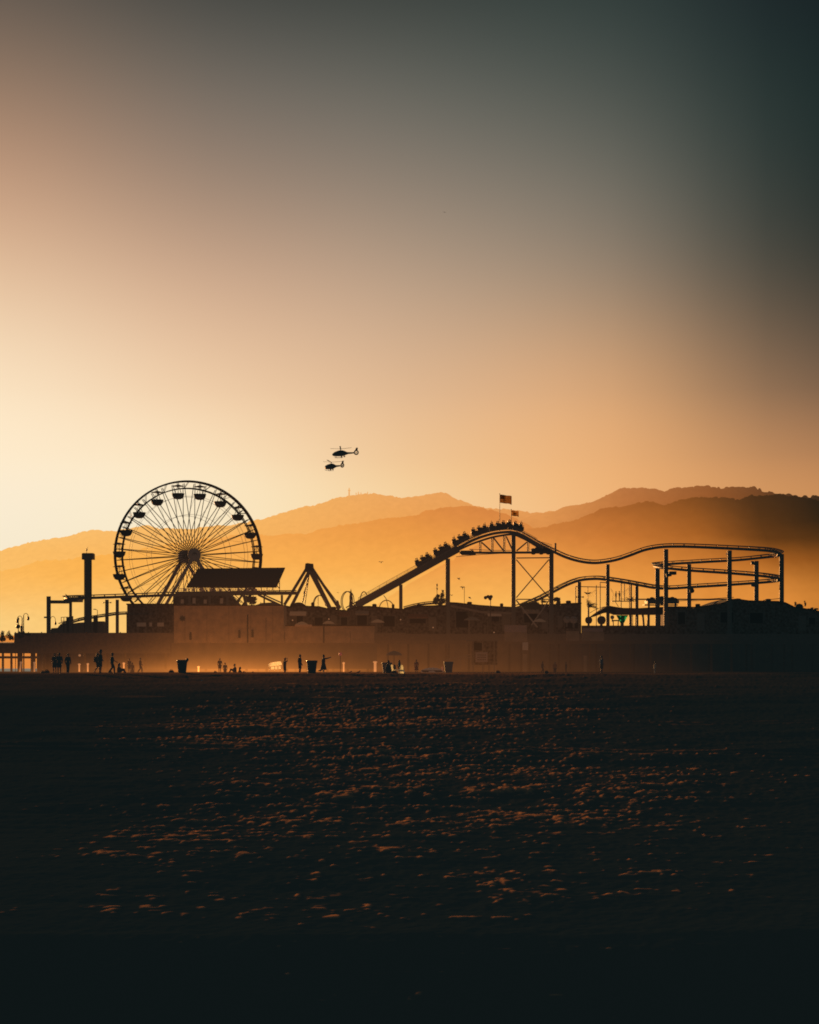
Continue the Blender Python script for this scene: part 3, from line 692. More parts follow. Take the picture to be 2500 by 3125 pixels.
for bx in ((1563,1635,1550,318),): pass
# outriggers on the helix columns
for px, py, Y, d in ((2388,1692,323,-1),(2309,1716,334,-1),(2388,1768,323,-1),(2309,1783,334,-1),(2033,1752,317,1),(2007,1728,329,1)):
    b = MB(); b.bar(P(px, py+4, Y), P(px+d*16, py+1, Y), .5, .65); b.build('track_bracket', M['steel'], rc)
b = MB(); b.box(PX(2040,317), PX(2063,317), 316.2, 318.2, PZ(1754,317), PZ(1744,317)); b.build('service_box', M['dark'], rc)
b = MB(); b.tube([P(2108,1802,334),P(2112,1796,334)], .2, 6); b.lathe([(.0,-.5),(.42,-.3),(.5,.1),(.3,.45),(.1,.55)], P(2112,1803,334)); b.build('loudspeaker', M['dark'], rc)
# X bracing of the tower pair
for a, c in (((1576,1703),(1676,1702)),((1576,1829),(1676,1829)),((1576,1708),(1676,1824)),((1676,1707),(1576,1824)),((1576,1832),(1640,1914)),((1676,1832),(1622,1908))):
    yb_ = -3.2 if a[1] > 1830 else 0
    b = MB(); b.bar(P(a[0],a[1],318.2 if a[0] < c[0] else 318.5), P(c[0],c[1],yb_+318.2 if a[0] < c[0] else 318.5), .19); b.build('cross_brace', M['hubm' if a[1] > 1830 else 'steel'], rc)
b = MB(); b.tube([P(1695.5,1690,YT-1),P(1695.5,1660,YT-1)], .17, 8); b.ball(P(1695.5,1660,YT-1), .2, 8, 6); b.build('signal_post', M['steel'], rc)
# wire fences beside the walkways
def fence(pts, top, step=.22):
    b = MB(); pa = [P(px, py, YT-1.0) for px, py in pts]; pt = [P(px, py-top, YT-1.0) for px, py in pts]
    for a, c in zip(pa, pa[1:]): b.bar(a, c, .05)
    for a, c in zip(pt, pt[1:]): b.bar(a, c, .06)
    for (a, c), (at, ct) in zip(zip(pa, pa[1:]), zip(pt, pt[1:])):
        n = max(1, int((c-a).length/step))
        for i in range(n+1):
            f = i/n; r = .05 if i % 10 == 0 else .02
            b.bar(a.lerp(c, f), at.lerp(ct, f), r*1.3)
        for k in range(1, 4): b.bar(a.lerp(at, k/4), c.lerp(ct, k/4), .02)
    b.build('wire_fence', M['fence'], rc)
fence([(1094,1838),(1180,1788),(1276,1735)], 14)
fence([(1276,1735),(1361,1686),(1400,1664)], 13)
fence([(1400,1664),(1450,1640),(1500,1618)], 12)
fence([(1488,1622),(1512,1617),(1560,1616)], 17)
fence([(1566,1617),(1600,1632),(1640,1655)], 11)
fence([(1655,1668),(1684,1676)], 14)
fence([(1640,1655),(1690,1680)], 7)

# ------------------------------------------------------------------ coaster train
def at_px(px):
    for a, c in zip(main_path, main_path[1:]):
        if a.x <= PX(px, YT) <= c.x: return a.lerp(c, (PX(px,YT)-a.x)/max(1e-6, c.x-a.x)), (c-a).normalized()
train = thing('coaster_train', 'dark coaster train of six cars climbing over the crest of the lift hill', 'coaster train', at_px(1425)[0] + Vector((0,0,.5)))
car_at = (1302, 1358, 1415, 1471, 1523, 1568)
car_frames = []
for i, px in enumerate(car_at):
    p, t = at_px(px); up = Vector((0,1,0)).cross(t) * -1
    up = Vector((-t.z, 0, t.x)).normalized(); o = p + up*.62
    car_frames.append((o, t, up))
    def L(u_, v_, w_): return o + t*u_ + Vector((0,v_,0)) + up*w_
    b = MB()
    side = [(-1.4,.0),(-1.48,.6),(-1.36,.95),(-.95,1.0),(-.7,.66),(-.15,.64),(0,1.0),(.42,1.02),(.66,.68),(1.1,.66),(1.36,.45),(1.46,.1),(1.3,-.1)]
    b.prism([L(a*1.17, -.75, c*1.05) for a, c in side], (0,1.5,0)); c_ = b.build('car', M['dark'], train)
    for du in (-.95, .85):
        for dv in (-.6, .6):
            b = MB(); b.tube([L(du, dv-.06, -.05), L(du, dv+.06, -.05)], .17, 10); b.build('wheel', M['dark'], c_)
    for du in (-1.3, -.2, .9):
        b = MB(); b.prism([L(du-.12, -.7, .5), L(du+.12, -.7, .5), L(du-.02, -.7, 1.3), L(du-.24, -.7, 1.25)], (0,1.4,0)); b.build('seat_back', M['dark'], c_)
    if i < 5:
        p2, t2 = at_px(car_at[i+1]); b = MB(); b.bar(L(1.3,0,.12), p2 + Vector((-t2.z,0,t2.x))*.74 - t2*1.3, .12); b.build('coupling', M['dark'], c_)

# ------------------------------------------------------------------ ferris wheel
YW = 335.; Cw = P(577, 1696, YW); RW = 227/FPX*YW
psi = R(21); ax = Vector((math.sin(psi), -math.cos(psi), 0)); rx = Vector((math.cos(psi), math.sin(psi), 0)); up = Vector((0,0,1))
fw = thing('ferris_wheel', 'tall open ferris wheel with twenty bowl gondolas behind the pier halls', 'ferris wheel', (Cw.x, YW, ZD))
def wp(a, r, s=0.): return Cw + rx*(r*math.sin(a)) + up*(r*math.cos(a)) + ax*s
HL = 4.1
for s, nm in ((.55,'outer_rim'), (-.55,'outer_rim')):
    b = MB()
    for k in range(20):
        a = 2*PI*(k+.5)/20; b.bar(wp(a, RW*.905, s*.92), wp(a, RW, s), .12); b.bar(wp(a+.08, RW*.905, s*.92), wp(a+.157, RW, s), .08)
        b.bar(wp(a, RW, s), wp(a, RW, 0), .1)
    b.tube([wp(2*PI*k/120, RW, s) for k in range(120)], .17, 6, True); b.build(nm, M['steel_thin'], fw)
for s in (.5, -.5):
    b = MB(); b.tube([wp(2*PI*k/80, RW*.905, s) for k in range(80)], .12, 5, True); b.build('inner_rim', M['steel_thin'], fw)
for f in (.795, .545):
    b = MB()
    for s in (1., -1.):
        b.tube([wp(2*PI*k/80, RW*f, s*HL*(1-f)*.95+s*.4) for k in range(80)], .035, 4, True)
    b.build('light_ring', M['lights'], fw)
for k in range(20):
    a0 = R(9+18*k)
    for s in (1, -1):
        for d in (-1, 1):
            b = MB(); b.tube([wp(a0+d*R(4.6), .95, s*HL), wp(a0+d*R(4.6), RW*.97, s*.5)], .078, 5); b.build('spoke', M['steel_thin'], fw)
for k in range(20):
    a0 = R(18*k); b = MB()
    b.tube([wp(a0-R(4.4), RW*.545, HL*.44+.4), wp(a0+R(4.4), RW*.795, HL*.2+.4)], .025, 4)
    b.build('tie_rod', M['lights'], fw)
for s in (1, -1):
    b = MB(); b.tube([wp(0,0,s*HL-.35), wp(0,0,s*HL-.1), wp(0,0,s*HL+.25), wp(0,0,s*HL+.4)], [.9,1.28,1.28,.6], 20); b.build('hub', M['hubm'], fw)
b = MB(); b.tube([wp(0,0,-HL-.5), wp(0,0,HL+.5)], .5, 12); b.build('axle', M['steel'], fw)
for s in (1, -1):
    for d, m in ((-1, 'leg'), (1, 'leg')):
        top = wp(0, 0, s*(HL+.35)); foot = Vector((top.x + d*8.6, top.y - s*1.5, ZD))
        b = MB(); b.bar(top, foot, .5, .62); b.build('support_leg', M[m if s < 0 else 'hubm'], fw)
# gondolas: bowl, canopy, hangers
g0 = None
for k in range(20):
    a = R(9+18*k); pv = wp(a, RW*.955)
    if g0 is None:
        b = MB(); b.lathe([(.45,-2.75),(.85,-2.6),(1.12,-2.2),(1.28,-1.62),(1.24,-1.6),(1.05,-2.1),(.4,-2.3)], (0,0,0), 14)
        me_t = b.mesh('gondola', M['dark'])
        b = MB(); b.lathe([(1.25,-.22),(1.2,-.16),(.5,.02),(.06,.14)], (0,0,0), 12); me_c = b.mesh('canopy', M['dark'])
        b = MB()
        for q in range(4): b.tube([(.9*math.cos(q*PI/2+.6),.9*math.sin(q*PI/2+.6),-1.65),(.12*math.cos(q*PI/2+.6),.12*math.sin(q*PI/2+.6),-.1)], .035, 5)
        b.tube([(0,0,-2.4),(0,0,.1)], .06, 6); b.tube([(0,-.6,0),(0,.6,0)], .07, 6); me_h = b.mesh('hanger', M['steel_thin'])
        g0 = True
    g = bpy.data.objects.new('gondola', me_t); COL.objects.link(g); g.parent = fw; g.location = pv - fw.location; g.rotation_euler = (0,0,psi)
    for nm, m_ in (('canopy', me_c), ('hanger', me_h)):
        c = bpy.data.objects.new(nm, m_); COL.objects.link(c); c.parent = g
gond = [wp(R(9+18*k), RW*.955) for k in range(20)]

# ------------------------------------------------------------------ drop tower
YD = 322.
dt = thing('drop_tower', 'tall square drop tower with a wide square cap, left of the wheel', 'drop tower', (PX(269.5,YD), YD, ZD))
b = MB(); xx = PX(269.7,YD); b.box(xx-.56, xx+.56, YD-.56, YD+.56, ZD, PZ(1708,YD)); b.build('shaft', M['steel'], dt)
b = MB(); b.box(xx-1.05, xx+1.05, YD-1.05, YD+1.05, PZ(1708,YD), PZ(1690,YD)); b.box(xx-.95, xx+.95, YD-.95, YD+.95, PZ(1690,YD)+.003, PZ(1690,YD)+.1); b.build('cap', M['steel'], dt)
b = MB()
for dx_ in (-.62,.62): b.box(xx+dx_-.06, xx+dx_+.06, YD-.7, YD-.58, ZD, PZ(1708,YD)-.01)
b.build('guide_rail', M['dark'], dt)
b = MB(); b.tube([P(264.5,1690,YD),P(264.5,1680,YD)], .04, 5); b.lathe([(.05,0),(.16,.1),(.16,.3),(.05,.4)], P(264.5,1681,YD), 8); b.tube([P(265,1679,YD),P(268,1669,YD)], .03, 5); b.build('beacon', M['dark'], dt)

# ------------------------------------------------------------------ solar canopy
YS_ = 316.
sc = thing('solar_canopy', 'big tilted dark solar canopy on thin posts, in front of the wheel', 'canopy', (PX(720,YS_), YS_, PZ(1806,YS_)))
b = MB(); qd = [P(569,1790,YS_), P(844,1790,YS_), P(870,1732,YS_+8), P(604,1735,YS_+8)]
b.prism(qd, (0,.05,-.22)); b.build('roof_panel', M['panel'], sc)
b = MB()
for i in range(1, 12):
    f = i/12; b.bar(qd[0].lerp(qd[1], f)+Vector((0,-.03,.03)), qd[3].lerp(qd[2], f)+Vector((0,-.03,.03)), .05)
for f in (.33,.66): b.bar(qd[0].lerp(qd[3], f)+Vector((0,-.03,.03)), qd[1].lerp(qd[2], f)+Vector((0,-.03,.03)), .05)
b.build('panel_frame', M['dark'], sc)
for px, t, Y in ((600,1785,YS_+.6),(650,1788,YS_+.6),(700,1788,YS_+.6),(750,1788,YS_+.6),(797,1788,YS_+.6),(833,1788,YS_+.6),(853,1765,YS_+3.2),(815,1786,YS_+.6)):
    b = MB(); b.tube([P(px,1806,Y), P(px,t,Y)], .09, 6); b.build('post', M['steel'], sc)
b = MB(); b.bar(P(839,1780,YS_+.8), P(853,1796,YS_+3.2), .12); b.build('strut', M['steel'], sc)
# lattice walkway below it
wk = thing('walkway', 'red-brown latticed walkway running just beneath the solar canopy', 'walkway', (PX(670,317.5), 317.5, PZ(1806,317.5)))
b = MB(); b.box(PX(536,317.5), PX(905,317.5), 316.9, 318.2, PZ(1811.5,317.5), PZ(1805.5,317.5)); b.build('floor_beam', M['steel'], wk)
b = MB()
for i in range(0, 76):
    x = PX(540,317)+i*.24; b.bar((x,317,PZ(1805,317)), (x+.24*(1 if i%2 else -1),317,PZ(1796,317)), .04)
b.bar(P(538,1796,317), P(778,1794,317), .1); b.bar(P(538,1801,317), P(778,1800,317), .08); b.build('lattice', M['leg'], wk)
for i, px in enumerate((560,586,612,640,668,696,724,752,776)):
    b = MB(); b.box(PX(px,317.2), PX(px+9,317.2), 317.1, 317.4, PZ(1804,317), PZ(1797,317)); b.build('side_panel', M['leg'], wk)

# ------------------------------------------------------------------ swing ride A-frame
YR = 322.
sr = thing('swing_ride', 'four-legged A-frame of a swinging ride with a blocky black head', 'swing ride', (PX(950,YR), YR, ZD))
for a, c, dy, w_ in (((937,1733),(868,1846),0,.52),((944,1742),(888,1853),-2,.48),((947,1744),(1007,1858),-2,.56),((952,1732),(1036,1860),0,.5),((956,1745),(1012,1858),.6,.3),((958,1742),(1040,1852),1,.16)):
    b = MB(); b.bar(P(*a, YR+dy*.3), P(*c, YR+dy), w_); b.build('support_leg', M['steel'], sr)
b = MB(); b.prism([P(932,1720,YR-.8),P(938,1718,YR-.8),P(950,1720,YR-.8),P(955,1720,YR-.8),P(957,1741,YR-.8),P(948,1752,YR-.8),P(938,1750,YR-.8),P(930,1738,YR-.8)], (0,1.8,0)); b.build('crosshead', M['dark'], sr)
for a, c in (((943,1752),(920,1852)),((944,1752),(930,1850)),((939,1780),(926,1812)),((932,1806),(924,1838))):
    b = MB(); b.tube([P(*a, YR+.4), P(*c, YR+.4)], .09, 5); b.build('swing_arm', M['steel'], sr)
b = MB(); b.lathe([(1.5,-.4),(1.45,.2),(1.1,.75),(.5,1.05),(.1,1.1)], P(911,1856,YR), 14); b.build('gondola', M['dark'], sr)
b = MB(); b.ball(P(1030,1846,YR+1.2), (.35,.4,.9), 8, 6); b.bar(P(1024,1838,YR+1.2), P(1040,1856,YR+1.2), .35); b.build('drive_motor', M['steel'], sr)

# arched light hoops and a tall spire
def hoop(px, py, rx_, ry_, Y, a0, a1, label, r=.075, dbl=0):
    b = MB()
    for q in ((0, dbl) if dbl else (0,)):
        b.tube([P(px + q + rx_*math.cos(R(a0+(a1-a0)*k/30)), py - ry_*math.sin(R(a0+(a1-a0)*k/30)), Y+q*.06) for k in range(31)], r, 6)
    tag(b.build('arch_hoop', M['steel']), label, 'arch hoop', 'arched hoops over the midway')
hoop(974,1850,19,33,319,0,180,'low hoop crossing behind the A-frame legs, with a post in its middle', dbl=3)
hoop(1059,1836,18,31,319,-60,240,'tall double oval hoop standing left of the spire', dbl=4)
hoop(1071,1838,10,30,321,-80,90,'narrow half hoop just right of the spire', .06)
hoop(1111,1838,12,32,319,0,180,'pointed hoop rising behind the foot of the lift fence', .09)
hoop(1180,1858,22,26,319,10,170,'wide low hoop under the lift beam, nearest the first column', .085)
b = MB(); b.tube([P(971,1818,319),P(971,1856,319)], .06, 5); tag(b.build('hoop_post', M['steel']), 'thin post standing under the hoop behind the A-frame', 'post')
b = MB(); b.tube([P(1171,1817,319),P(1179,1828,319),P(1183,1845,319),P(1185,1858,319)], .07, 5); tag(b.build('bent_pole', M['steel']), 'thin bent pole curving down from below the lift beam', 'pole')
b = MB(); b.lathe([(.32,0),(.34,.6),(.26,1.5),(.3,2.1),(.2,2.7),(.12,3.1),(.02,3.6)], P(1071,1856,318.5), 10); tag(b.build('spire', M['shed']), 'dark pointed spire beside the tall double hoop', 'spire')

# ------------------------------------------------------------------ right-hand terrace: trapeze rig, awning, tubs, rides
YZ = 330.
tz = thing('trapeze_rig', 'thin pole frame of an outdoor trapeze with platform and hanging nets', 'trapeze rig', (PX(1850,YZ), YZ, ZD))
for px, t, bt in ((1757,1790,1850),(1820,1786,1930),(1832,1777,1930),(1896,1778,1930),(1906,1778,1836),(1921,1780,1930)):
    b = MB(); b.tube([P(px,bt,YZ) if bt < 1930 else Vector((PX(px,YZ),YZ,ZD)), P(px,t,YZ)], .09, 6); b.build('pole', M['steel'], tz)
for a, c in (((1757,1790),(1850,1792)),((1832,1777),(1851,1778)),((1896,1780),(1925,1781))):
    b = MB(); b.tube([P(*a,YZ),P(*c,YZ)], .08, 6); b.build('crossbar', M['steel'], tz)
b = MB(); b.box(PX(1867,YZ), PX(1920,YZ), YZ-.6, YZ+.6, PZ(1836,YZ), PZ(1833.5,YZ)); b.build('platform', M['steel'], tz)
b = MB(); b.tube([P(1896,1828,YZ),P(1958,1829,YZ)], .05, 5); b.tube([P(1878,1836,YZ),P(1888,1852,YZ)], .06, 5); b.build('handrail', M['steel'], tz)
for pts in ([(1864,1796),(1872,1810),(1868,1832)],[(1918,1794),(1908,1804),(1900,1806)],[(1818,1800),(1802,1812),(1790,1808)]):
    b = MB(); pp = spline([P(*q,YZ) for q in pts], 6); b.tube(pp, .03, 4)
    for q in pp[::2]: b.tube([q, q+Vector((.25,0,-.7))], .015, 4)
    b.build('net', M['fence'], tz)
YQ = 314.
aw = thing('awning_pavilion', 'rust-red awning pavilion with one swooping pointed end over the terrace', 'pavilion', (PX(1900,YQ), YQ, ZD))
b = MB(); top = [(1806,1884),(1828,1868),(1850,1852),(1862,1849),(1880,1852),(1901,1855),(1946,1856),(2000,1853),(2024,1852)]
bot = [(2024,1876),(1960,1876),(1882,1876),(1862,1868),(1840,1872),(1820,1880)]
b.prism([P(*q,YQ) for q in top+bot], (0,5,0)); b.build('canopy', M['roof'], aw)
b = MB(); b.add([P(1880,1858,YQ-.1),P(2002,1857,YQ-.1),P(2002,1876.5,YQ-.1),P(1880,1876.5,YQ-.1)], [(0,1,2,3)]); b.build('valance', M['redcloth'], aw)
for px, w_, tl in ((1923,5,0),(1931,2,0),(1962,6,4),(1980,7,-3),(1944,3,0)):
    b = MB(); b.bar(P(px+tl,1922,YQ+1), P(px,1876,YQ+1), w_/16.6); b.build('post', M['steel'], aw)
b = MB(); b.tube(spline([P(1800,1871,YQ+2),P(1815,1862,YQ+2),P(1835,1854,YQ+2),P(1852,1851,YQ+2)], 5), .05, 5); b.build('guy_rope', M['steel'], aw)
b = MB(); b.add([P(1881,1877.5,YQ-.4),P(1917.5,1877.5,YQ-.4),P(1905,1901,YQ-.4),P(1893,1901,YQ-.4)], [(0,1,2,3)]); tag(b.build('hanging_banner', M['green']), 'bright teal-green triangular cloth hanging under the red awning', 'banner')
b = MB(); b.bar(P(1899,1901,YQ), P(1899,1925,YQ), .55); tag(b.build('stand_post', M['steel']), 'short dark stump right below the green triangular cloth', 'post')
for px, py, r, lab, mt in ((1836,1893,13,'largest round tub of the spinning ride, standing alone on the terrace','dark'),(1797,1893,11,'dark round tub at the foot of the palm','dark'),(1751,1892,11,'pale round tub nearest the corner building','pale'),(1730,1891,10,'pale round tub half lost in front of the dark corner building','pale'),(1869,1884,6,'small round float hung behind the coaster column left of the green cloth','pale')):
    Y = 314.5 if px < 1780 else 315.5; rr = r/FPX*Y
    t = thing('ride_tub', lab, 'ride tub', P(px, py, Y) - Vector((0,0,rr)), 'tubs of the spinning ride')
    c = P(px, py, Y)
    b = MB(); b.lathe([(.2*rr,-rr),(.7*rr,-.8*rr),(.98*rr,-.25*rr),(rr,.2*rr),(.85*rr,.62*rr),(.55*rr,.9*rr),(.2*rr,rr)], c, 16); b.build('shell', M[mt], t)
    b = MB(); b.tube([c+Vector((rr*.9*math.cos(q*PI/8), rr*.9*math.sin(q*PI/8), rr*.35)) for q in range(16)], rr*.1, 5, True); b.build('rim', M['steel'], t)
    b = MB(); b.bar(c+Vector((0,0,-rr*.9)), Vector((c.x, c.y, max(ZD, c.z-rr*2.2))), rr*.5); b.build('pedestal', M['steel'], t)
b = MB(); b.box(PX(1868,316), PX(1890,316), 315.6, 316.2, PZ(1896,316), PZ(1892,316)); b.box(PX(1870,316), PX(1873,316), 315.8, 316, PZ(1912,316), PZ(1896,316)); b.box(PX(1885,316), PX(1888,316), 315.8, 316, PZ(1912,316), PZ(1896,316))
tag(b.build('bench', M['steel']), 'small dark bench on the bright terrace left of the green cloth', 'bench')
rd = thing('flat_ride', 'dark flat ride with lumpy rounded seats under a horizontal boom', 'ride', (PX(2010,332), 332, ZD))
b = MB(); b.box(PX(1972,332), PX(2068,332), 330, 334, PZ(1842,332), PZ(1832,332)); b.build('platform', M['steel'], rd)
for px, r in ((1978,7),(1990,10),(2001,8),(2020,13),(2043,9),(2052,11),(2061,8)):
    b = MB(); b.ball(P(px,1832,331.5), r/FPX*332, 10, 7); b.build('seat_pod', M['dark'], rd)
b = MB(); b.tube([P(1946,1829,333),P(2260,1829,333)], .13, 6); b.tube([P(2110,1834,333),P(2260,1827,333)], .05, 5); b.build('boom', M['steel'], rd)
b = MB(); b.tube([P(1980.5,1842,332),Vector((PX(1980.5,332),332,ZD))], .2, 8); b.tube([P(2062,1842,332),Vector((PX(2062,332),332,ZD))], .2, 8); b.build('column', M['steel'], rd)
b = MB(); b.box(PX(1964,332), PX(2066,332), 330.5, 333, PZ(1848,332), PZ(1845,332)); b.build('fence_rail', M['steel'], rd)
for a, c, lab in (((2070,1834,316),(2240,1823,316),'thin wire rising from the flat ride to the tent peak'),((2330,1832,316),(2384,1826,316),'short wire between the tent hall and the last column')):
    b = MB(); b.tube([P(*a),P(*c)], .06, 5); tag(b.build('guy_wire', M['steel']), lab, 'wire')

# ------------------------------------------------------------------ lamps, poles, signs
def hook(b, px, t, bt, Y, side, r=.09):
    x = px; b.tube([P(x,bt,Y),P(x,t+6,Y)], [r*1.2,r], 6)
    for s in side:
        b.tube([P(x + s*7*(1-math.cos(k*PI/8)), t+8-8*math.sin(k*PI/8), Y) for k in range(9)], r*.6, 5)
def lamp(px, t, Y, sides, label):
    th = thing('street_lamp', label, 'lamp', (PX(px,Y), Y, ZD), 'hooked lamps along the pier')
    b = MB(); hook(b, px, t, 1938, Y, sides); b.lathe([(.22,0),(.2,.35),(.12,.6)], (PX(px,Y),Y,ZD), 8); b.build('post', M['dark'], th)
    for s in sides:
        b = MB(); b.lathe([(.05,.42),(.2,.25),(.26,-.05),(.2,-.3),(.05,-.42)], P(px+s*14, t+15, Y), 8); b.build('lantern', M['dark'], th)
lamp(67.5,1880,313,(-1,),'pier lamp with its hooked arm to the left, left of the tall portal column')
lamp(72,1872,320,(1,),'thin pier lamp hooked to the right, tallest of the three at the left end')
b = MB(); b.tube([P(56,1938,313.5),P(56,1888,313.5)], .09, 6); b.ball(P(55,1912,313.5), .42, 8, 6); b.ball(P(56,1889,313.5), (.17,.17,.3), 8, 6); tag(b.build('banner_pole', M['dark']), 'pole with a round drum halfway up, leftmost at the pier end', 'pole')
b = MB(); b.ball(P(66,1918,313.3), (.25,.25,.8), 8, 6); tag(b.build('planter_basket', M['dark']), 'long dark basket hung on the middle pole at the left end', 'basket')
th = thing('street_lamp', 'gooseneck lamp hanging inside the square portal frame of the coaster', 'lamp', (PX(155,321),321,ZD), 'hooked lamps along the pier')
b = MB(); b.tube(spline([P(153,1895,321),P(157,1883,321),P(164,1882,321),P(168.5,1888,321),P(169,1898,321)], 5), .05, 5); b.tube([P(153,1938,321),P(153,1895,321)], .07, 6); b.build('post', M['dark'], th)
b = MB(); b.lathe([(.04,.4),(.12,.2),(.25,-.15),(.1,-.4)], P(169,1901,321), 8); b.build('lantern', M['dark'], th)
b = MB(); b.bar(P(134.5,1884,320), P(142,1884,320), .25, .3); tag(b.build('wall_bracket', M['dark']), 'stubby bracket sticking out left from the tall portal column', 'bracket')
th = thing('street_lamp', 'small cobra-head lamp just right of the drop tower', 'lamp', (PX(297.5,326),326,PZ(1896,326)), 'hooked lamps along the pier')
b = MB(); b.tube([P(297.5,1893,326),P(297.5,1862,326),P(292,1860,326)], .06, 5); b.build('post', M['dark'], th)
b = MB(); b.ball(P(289,1859.5,326), (.3,.12,.08), 8, 5); b.build('lantern', M['dark'], th)
b = MB(); b.box(PX(286,326), PX(298,326), 325.6, 326.4, ZD, PZ(1880,326)); tag(b.build('control_booth', M['dark']), 'narrow dark booth under the small cobra-head lamp', 'booth')
sg = thing('sign_frame', 'open two-panel sign frame inside the square portal', 'sign', (PX(195,323),323,ZD))
b = MB()
for px in (187,195,203): b.bar(P(px,1898,323), P(px,1884,323), .09)
b.bar(P(186,1884,323), P(206,1883,323), .1); b.bar(P(186,1896,323), P(206,1895,323), .1); b.bar(P(195,1936,323), P(195,1896,323), .16); b.build('frame', M['dark'], sg)
b = MB(); b.prism([P(203,1884,322.5),P(219,1880,322.5),P(220,1938,322.5),P(203,1938,322.5)], (0,1.5,0)); tag(b.build('ticket_kiosk', M['dark']), 'dark ticket kiosk against the second column of the portal', 'kiosk')
b = MB(); pr = [P(150,1938,326),P(157,1917,326),P(176,1916,326),P(186,1908,326),P(200,1906,326),P(212,1904,326),P(240,1900,326),P(270,1898,326),P(300,1896,326),P(313,1896,326),P(318,1914,326),P(320,1938,326)]
b.prism(pr, (0,2.5,0)); tag(b.build('ramp_wall', M['wood']), 'dark stepped ramp wall climbing right below the low track', 'ramp')
b = MB(); b.tube([P(178,1915,325.8),P(186,1906,325.8),P(206,1904,325.8)], .1, 5); b.tube([P(178,1916,325.8),P(190,1912,325.8)], .08, 5); tag(b.build('ramp_railing', M['dark']), 'short bent railing at the foot of the stepped ramp', 'railing')
for px, t, lab in ((1334,1780,'thin pole with two stacked loudspeakers above the feathery bush'),):
    th = thing('speaker_pole', lab, 'pole', (PX(px,321),321,ZD)); b = MB(); b.tube([Vector((PX(px,321),321,ZD)),P(px,t,321)], .05, 5); b.build('pole', M['dark'], th)
    for q in (1785,1796): b = MB(); b.box(PX(px-2,321), PX(px+2,321), 320.7, 321.2, PZ(q+4,321), PZ(q-2,321)); b.build('loudspeaker', M['dark'], th)
b = MB(); b.tube([Vector((PX(1417.5,321),321,ZD)),P(1417.5,1793,321)], .045, 5); tag(b.build('mast_pole', M['dark']), 'bare thin pole rising from the long shed roof, a gull beside its tip', 'pole')
th = thing('floodlight_pole', 'pole crowned by a cluster of floodlights above the long shed', 'floodlight', (PX(1497,316.5),316.5,ZD))
b = MB(); b.tube([Vector((PX(1497,316.5),316.5,ZD)),P(1497,1828,316.5)], .09, 6); b.bar(P(1483,1820,316.5), P(1502,1818,316.5), .14); b.build('pole', M['dark'], th)
for px, py in ((1482,1824),(1490,1821),(1499,1821),(1496,1827)):
    b = MB(); b.tube([P(px,py,316.1), P(px-1,py+2,316.7)], [.34,.2], 8); b.build('floodlight', M['dark'], th)
th = thing('floodlight_pole', 'slim pole with two wing-shaped floodlights above the wind-bent palm', 'floodlight', (PX(1794.5,328),328,ZD))
b = MB(); b.tube([Vector((PX(1794.5,328),328,ZD)),P(1794.5,1792,328)], .06, 6); b.build('pole', M['dark'], th)
for s in (-1, 1): b = MB(); b.prism([P(1794.5,1809,328),P(1794.5+s*12,1806.5,328),P(1794.5+s*9,1809,328),P(1794.5+s*3,1814,328)], (0,.5,0)); b.build('floodlight', M['dark'], th)
for px, py in ((1760,1822),(1776,1822)): pass
b = MB(); b.bar(P(1757,1822,324), P(1781,1822,324), .12); b.ball(P(1759,1822,324), .16, 8, 6); b.ball(P(1780,1822,324), .16, 8, 6); tag(b.build('column_lamp', M['dark']), 'pair of small lamps on an arm across the column beside the palm', 'lamp')
b = MB(); b.bar(P(315,1839,320.3), P(339,1839,320.3), .1); b.ball(P(316,1839,320.3), .14, 8, 6); b.ball(P(338,1839,320.3), .14, 8, 6); tag(b.build('column_lamp', M['dark']), 'pair of small lamps on an arm across the column right of the drop tower', 'lamp')
# boards on the pier front
for a, c, t, bt, lab, mt in ((1540,1608,1908,1930,'wide pale board at the top of the fence below the X brace','board'),(1778,1841,1917,1928,'long pale strip board under the terrace tubs','board'),(1595,1612,1960,1984,'small upright pale notice on the dark pier front','white')):
    b = MB(); b.box(PX(a,310.9), PX(c,310.9), 310.85, 310.98, PZ(bt,310.9), PZ(t,310.9)); b.box(PX(a,310.9)+.1, PX(a,310.9)+.2, 310.98, 312.3, PZ(bt,310.9)+.1, PZ(bt,310.9)+.25)
    tag(b.build('notice_board', M[mt]), lab, 'board')
for a, c, t, bt, lab in ((1541,1609,1930.5,1958,'brown boarded panel under the wide pale board'),(1777,1843,1929,1956,'brown boarded panel under the long pale strip'),(1730,1768,1926,1956,'square brown panel on the pier front left of the pale strip')):
    b = MB(); b.box(PX(a,311), PX(c,311), 310.92, 311.8, PZ(bt,311), PZ(t,311))
    for i in range(5): b.box(PX(a,311), PX(c,311), 310.88, 310.917, PZ(bt,311)+i*.3, PZ(bt,311)+i*.3+.2)
    tag(b.build('boarded_panel', M['stucco']), lab, 'panel')
YK = 300.; zk = PZ(2050, YK)
kz = thing('lifeguard_booth', 'small boxy beach booth with a flat roof, dark window and pale sign', 'booth', (PX(1475,YK),YK,zk))
b = MB(); b.box(PX(1442,YK), PX(1518,YK), YK, YK+4, zk+1.2, PZ(1957,YK)); b.build('wall', M['shed'], kz)
b = MB(); b.box(PX(1424,YK), PX(1520,YK), YK-.9, YK+4.2, PZ(1957,YK)+.003, PZ(1954,YK)); b.build('roof', M['wood'], kz)
b = MB(); b.box(PX(1446,YK), PX(1471,YK), YK-.06, YK-.003, PZ(1985,YK), PZ(1962,YK)); b.build('window', M['glass'], kz)
for px in (1444,1473,1508): b = MB(); b.box(PX(px,YK)-.1, PX(px,YK)+.1, YK-.6, YK-.4, zk, PZ(1957,YK)); b.build('post', M['wood'], kz)
